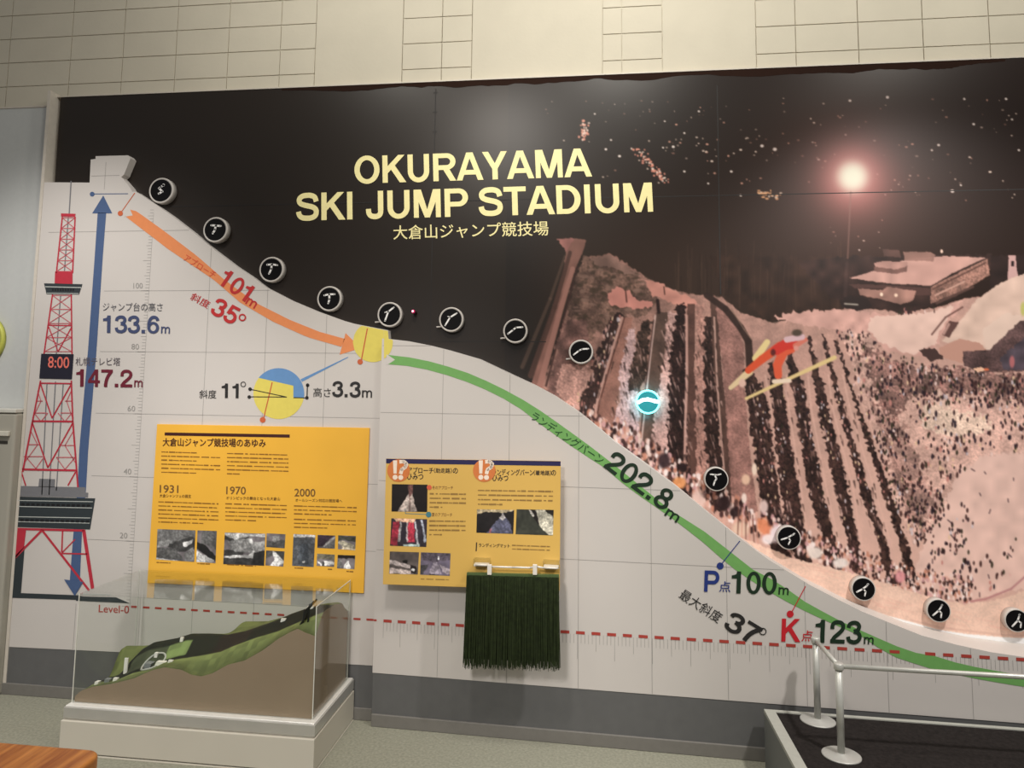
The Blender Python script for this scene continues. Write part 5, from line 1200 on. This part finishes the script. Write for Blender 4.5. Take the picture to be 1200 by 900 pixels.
for j in range(ny):
    for i in range(nx):
        X = tx0 + (tx1 - tx0) * i / (nx - 1); Yq = tyf + (tyb - tyf) * j / (ny - 1)
        z, band = hz(X, Yq); u = i / (nx - 1)
        if band < .98: c = np.array((104, 114, 68)) * (.85 + .3 * band)
        elif band < 2.02:
            c = np.array((26, 29, 16)) if u < .52 else np.array((34, 26, 19))
            if u > .66: c = np.array((20, 24, 14))
            if .14 < u < .40 and 1.1 < band < 1.75: c = np.array((116, 134, 80)) if u > .30 else np.array((66, 72, 52))
        else: c = np.array((100, 108, 62))
        c = c * (.9 + .2 * lowf[int(u * 39), int(j / ny * 19)])
        V.append((X, Yq, z)); C_.append(c)
me = bpy.data.meshes.new('land')
off = Vector(tm['base'])
Fc = [(j * nx + i, j * nx + i + 1, (j + 1) * nx + i + 1, (j + 1) * nx + i) for j in range(ny - 1) for i in range(nx - 1)]
me.from_pydata([tuple(Vector(v) - off) for v in V], [], Fc)
a = me.color_attributes.new('ink', 'FLOAT_COLOR', 'POINT')
cc = np.array(C_) / 255.0; cc = np.where(cc <= .04045, cc / 12.92, ((cc + .055) / 1.055) ** 2.4)
a.data.foreach_set('color', np.concatenate([cc, np.ones((len(cc), 1))], 1).ravel())
for p in me.polygons: p.use_smooth = True
me.materials.append(vmat('terrain_flock', .85))
lo_ = bpy.data.objects.new('land', me); COL.objects.link(lo_); lo_.parent = tm
brown = mat('cut_face_brown', (150, 131, 110), .7, var=.03, scale=6)
g = G()
fr_ = [Vector(V[i]) for i in range(nx)]; bk = [Vector(V[(ny - 1) * nx + i]) for i in range(nx)]
lf = [Vector(V[j * nx]) for j in range(ny)]; rt = [Vector(V[j * nx + nx - 1]) for j in range(ny)]
zf = ZR + .001
for L in (fr_, bk, lf, rt):
    for a_, b_ in zip(L[:-1], L[1:]): g.face([(a_.x, a_.y, zf), (b_.x, b_.y, zf), b_, a_])
g.face([(tx0, tyf, zf), (tx1, tyf, zf), (tx1, tyb, zf), (tx0, tyb, zf)])
mesh_obj('cut_face', g, brown, tm)
wm = mat('model_white_card', (232, 230, 222), .5); gm = mat('model_grey_card', (128, 132, 132), .5)
def onmodel(px, py, Yq):
    p = PY(px, py, Yq); return p.x, max(hz(p.x, Yq)[0], ZR + .004)
for name, px, Yq, sx, sy, sz, m_ in (('slab_building', 148, tyf + .13, .016, .006, .062, wm), ('lodge', 116, tyf + .06, .016, .02, .012, wm), ('lodge', 128, tyf + .07, .022, .02, .014, gm), ('lodge', 137, tyf + .07, .02, .012, .012, wm),
     ('grandstand', 175, tyf + .12, .03, .03, .016, gm), ('grandstand', 189, tyf + .10, .045, .02, .012, wm), ('lodge', 183, tyf + .15, .014, .012, .016, wm), ('lodge', 200, tyf + .07, .02, .01, .008, wm), ('lodge', 212, tyf + .18, .014, .01, .014, wm), ('lodge', 330, tyf + .17, .02, .01, .01, wm), ('start_house', 361, tyf + .19, .028, .012, .012, wm)):
    X, z = onmodel(px, 770, Yq)
    mesh_obj(name, G().prism([(X - sx / 2, Yq - sy / 2, z - .004), (X + sx / 2, Yq - sy / 2, z - .004), (X + sx / 2 + sx * .15, Yq - sy / 2, z + sz), (X - sx / 2 + sx * .15, Yq - sy / 2, z + sz)], [(X - sx / 2, Yq + sy / 2, z - .004), (X + sx / 2, Yq + sy / 2, z - .004), (X + sx / 2 + sx * .15, Yq + sy / 2, z + sz), (X - sx / 2 + sx * .15, Yq + sy / 2, z + sz)]), m_, tm)
X, z = onmodel(180, 775, tyf + .12)
g = G(); ring = [(X + .05 * math.cos(t * .2244), tyf + .12 + .035 * math.sin(t * .2244)) for t in range(29)]
for p, q in zip(ring[:-1], ring[1:]): g.tube((p[0], p[1], hz(p[0], p[1])[0] + .004), (q[0], q[1], hz(q[0], q[1])[0] + .004), .004, n=8)
mesh_obj('stadium_ring', g, mat('model_ring_grey', (176, 178, 170), .5), tm)
dk = mat('model_ramp_black', (26, 26, 26), .5)
g = G()
RP = [PY(x, y, tyf + .05) for x, y in ((349, 737), (356, 726), (358, 716), (368, 705))]
for dy in (.0, .03):
    for a_, b_ in zip(RP[:-1], RP[1:]): g.tube(a_ + Vector((0, dy, 0)), b_ + Vector((0, dy, 0)), .0045, n=8)
for x, y0, y1 in ((357, 714, 733), (363, 708, 729)): g.tube(PY(x, y0, tyf + .06), PY(x - 2, y1, tyf + .06), .004, n=8)
mesh_obj('ski_jump_ramp', g, dk, tm)

# ------------------------------------------------------------------ low stage with a barrier
SX0, SX1, SYF, SYB, SZ = .684, 2.9, -.655, -.150, .223
stg = thing('low_stage', 'low grey stage with a black carpet top at the lower right', 'platform', ((SX0 + SX1) / 2, (SYF + SYB) / 2, 0))
sg = mat('stage_side_grey', (112, 114, 112), .6, var=.03, scale=8); curb = mat('stage_curb_pale', (168, 168, 160), .55)
def yb(X): return min(RIGHT.Y(X) - .008, SYB)
q = [(SX0, SYF), (SX1, SYF), (SX1, yb(SX1)), (SX0, yb(SX0))]
mesh_obj('body', G().prism([(x, y, SZ - .012) for x, y in q], [(x, y, 0) for x, y in q]), sg, stg)
def quad_ring(inner):
    i_ = inner; g = G(); p = [(SX0 - .001, SYF - .001), (SX1, SYF - .001), (SX1, yb(SX1)), (SX0 - .001, yb(SX0))]; r_ = [(SX0 + i_, SYF + i_ * .7), (SX1 - i_, SYF + i_ * .7), (SX1 - i_, yb(SX1) - i_ * .55), (SX0 + i_, yb(SX0) - i_ * .55)]
    for k in range(4):
        a_, b_, c_, d_ = p[k], p[(k + 1) % 4], r_[(k + 1) % 4], r_[k]
        g.prism([(v[0], v[1], SZ) for v in (a_, b_, c_, d_)], [(v[0], v[1], SZ - .014) for v in (a_, b_, c_, d_)])
    return g, r_
g, inn = quad_ring(.04)
mesh_obj('curb', g, curb, stg)
mesh_obj('carpet', G().prism([(x, y, SZ - .004) for x, y in inn], [(x, y, SZ - .013) for x, y in inn]), mat('stage_carpet_black', (40, 36, 35), .95, var=.25, scale=70, bump=.5, bscale=500, spec=.1), stg)
bx, by1, by2 = .872, -.222, -.502
bar = thing('barrier', 'low steel barrier of posts on round bases and thin rails standing on the black stage', 'barrier', (bx, by2, SZ - .004))
stl = mat('barrier_brushed_steel', (196, 196, 190), .4, .35, var=.05, scale=30); dsk = mat('barrier_base_grey', (182, 181, 176), .45, .25, var=.04, scale=50)
ZF = SZ - .004
for X, Yy in ((bx, by1), (bx, by2), (2.35, by2)):
    mesh_obj('base', G().lathe((X, Yy, ZF), (0, 0, 1), [(.066, 0), (.066, .004), (.062, .0065), (.016, .009), (.014, .012), (.012, .012)], 48), dsk, bar, smooth=True)
    p_ = mesh_obj('post', G().tube((X, Yy, ZF + .008), (X, Yy, ZF + .300), .0125, n=24), stl, bar, smooth=True)
    mesh_obj('cap', G().lathe((X, Yy, ZF + .296), (0, 0, 1), [(.016, 0), (.017, .002), (.017, .02), (.015, .022), (.0005, .0225)], 28), stl, p_, smooth=True)
mesh_obj('rail', G().tube((bx, by1 - .012, ZF + .307), (bx, by2 + .012, ZF + .307), .0085, n=16), stl, bar, smooth=True)
mesh_obj('rail', G().tube((bx + .014, by2, ZF + .307), (2.35, by2, ZF + .307), .0085, n=16), stl, bar, smooth=True)

# ------------------------------------------------------------------ things at the left edge
wb_t = PY(30, 126.5, WALLY - .02).z
wb = thing('wall_board', 'plain pale grey board on the wall left of the mural', 'board', (-3.3, WALLY - .02, .1))
mesh_obj('panel', G().box((-3.75, WALLY - .02, .09), (xe - .014, WALLY - .001, wb_t)), mat('wall_board_pale', (196, 198, 196), .5, var=.02), wb, bevel=.002)
mesh_obj('trim_cap', G().box((-3.75, WALLY - .024, wb_t), (xe - .014, WALLY - .001, wb_t + .008)), white_edge, wb)
P1 = PY(24.5, 481, WALLY - .024); P0 = PY(11.5, 500, WALLY - .10)
cb = thing('cabinet', 'narrow grey cabinet against the wall at the left edge', 'cabinet', (-3.2, -.01, 0))
cbm = mat('cabinet_warm_grey', (164, 160, 148), .5, var=.03, scale=4)
cx1 = xe - .0145
ct = PY(10, 479, -.02).z
mesh_obj('body', G().box((-3.5, -.045, 0), (cx1, WALLY - .025, ct - .02)), cbm, cb, bevel=.012, segs=3)
mesh_obj('top', G().box((-3.505, -.05, ct - .019), (cx1, WALLY - .025, ct)), mat('cabinet_top_pale', (206, 204, 194), .4), cb, bevel=.003)
zsl = PY(5, 508, -.045).z
mesh_obj('handle_ledge', G().box((-3.4, -.062, zsl - .012), (PY(9.5, 508, -.06).x, -.0455, zsl + .012)), mat('cabinet_ledge_pale', (204, 200, 186), .4), cb, bevel=.003)
mesh_obj('slot', G().box((-3.4, -.0475, zsl - .05), (PY(9, 515, -.047).x, -.0445, zsl - .035)), mat('cabinet_slot_dark', (46, 42, 36), .6), cb)
sc_ = PY(-24, 398, WALLY - .045)
rs = thing('round_sign', 'round sign with a yellow green rim just showing at the left edge', 'sign', (sc_.x, WALLY - .024, sc_.z))
Rr = (PY(3.2, 398, WALLY - .045) - sc_).length
mesh_obj('disc', G().lathe((sc_.x, WALLY - .022, sc_.z), (0, -1, 0), [(Rr * .93, 0), (Rr * .93, .02), (.001, .02)], 48), mat('sign_disc_cream', (214, 210, 186), .5), rs)
mesh_obj('rim', G().lathe((sc_.x, WALLY - .022, sc_.z), (0, -1, 0), [(Rr, 0), (Rr, .022), (Rr * .9, .026), (Rr * .9, .018)], 48), mat('sign_rim_lime', (188, 190, 84), .45), rs, smooth=True)

bn = thing('bench', 'orange brown wooden bench with a rounded corner at the lower left corner', 'bench', (-2.0, -1.65, 0))
Mw = mat('bench_wood_orange', (186, 108, 44), .42, var=.02)
nt = Mw.node_tree; b_ = nt.nodes['Principled BSDF']
wv = nt.nodes.new('ShaderNodeTexNoise'); mp = nt.nodes.new('ShaderNodeMapping'); tc = nt.nodes.new('ShaderNodeTexCoord'); rp = nt.nodes.new('ShaderNodeValToRGB')
mp.inputs['Scale'].default_value = (26, 2.2, 8); wv.inputs['Scale'].default_value = 1.6; wv.inputs['Detail'].default_value = 5
rp.color_ramp.elements[0].position = .32; rp.color_ramp.elements[1].position = .68
rp.color_ramp.elements[0].color = rgb((150, 78, 28)); rp.color_ramp.elements[1].color = rgb((212, 138, 66))
nt.links.new(tc.outputs['Object'], mp.inputs['Vector']); nt.links.new(mp.outputs['Vector'], wv.inputs['Vector']); nt.links.new(wv.outputs['Fac'], rp.inputs['Fac']); nt.links.new(rp.outputs['Color'], b_.inputs['Base Color'])
bz, bxr, byf, byb = .45, -1.402, -2.0, -1.318
def rrect(x0, y0, x1, y1, r_, z):
    out = []
    for cx_, cy_, a_ in ((x1 - r_, y1 - r_, 0), (x0 + r_, y1 - r_, 90), (x0 + r_, y0 + r_, 180), (x1 - r_, y0 + r_, 270)):
        out += [(cx_ + r_ * math.cos(math.radians(a_ + t)), cy_ + r_ * math.sin(math.radians(a_ + t)), z) for t in range(0, 91, 15)]
    return out
mesh_obj('seat', G().prism(rrect(-2.7, byf, bxr, byb, .045, bz), rrect(-2.7, byf, bxr, byb, .045, bz - .045)), Mw, bn, bevel=.01, segs=3)
lgm = mat('bench_leg_dark', (40, 34, 30), .5)
for x in (-2.6, bxr - .12):
    for y in (byf + .08, byb - .1): mesh_obj('leg', G().box((x - .03, y - .03, 0), (x + .03, y + .03, bz - .044)), lgm, bn, bevel=.004)
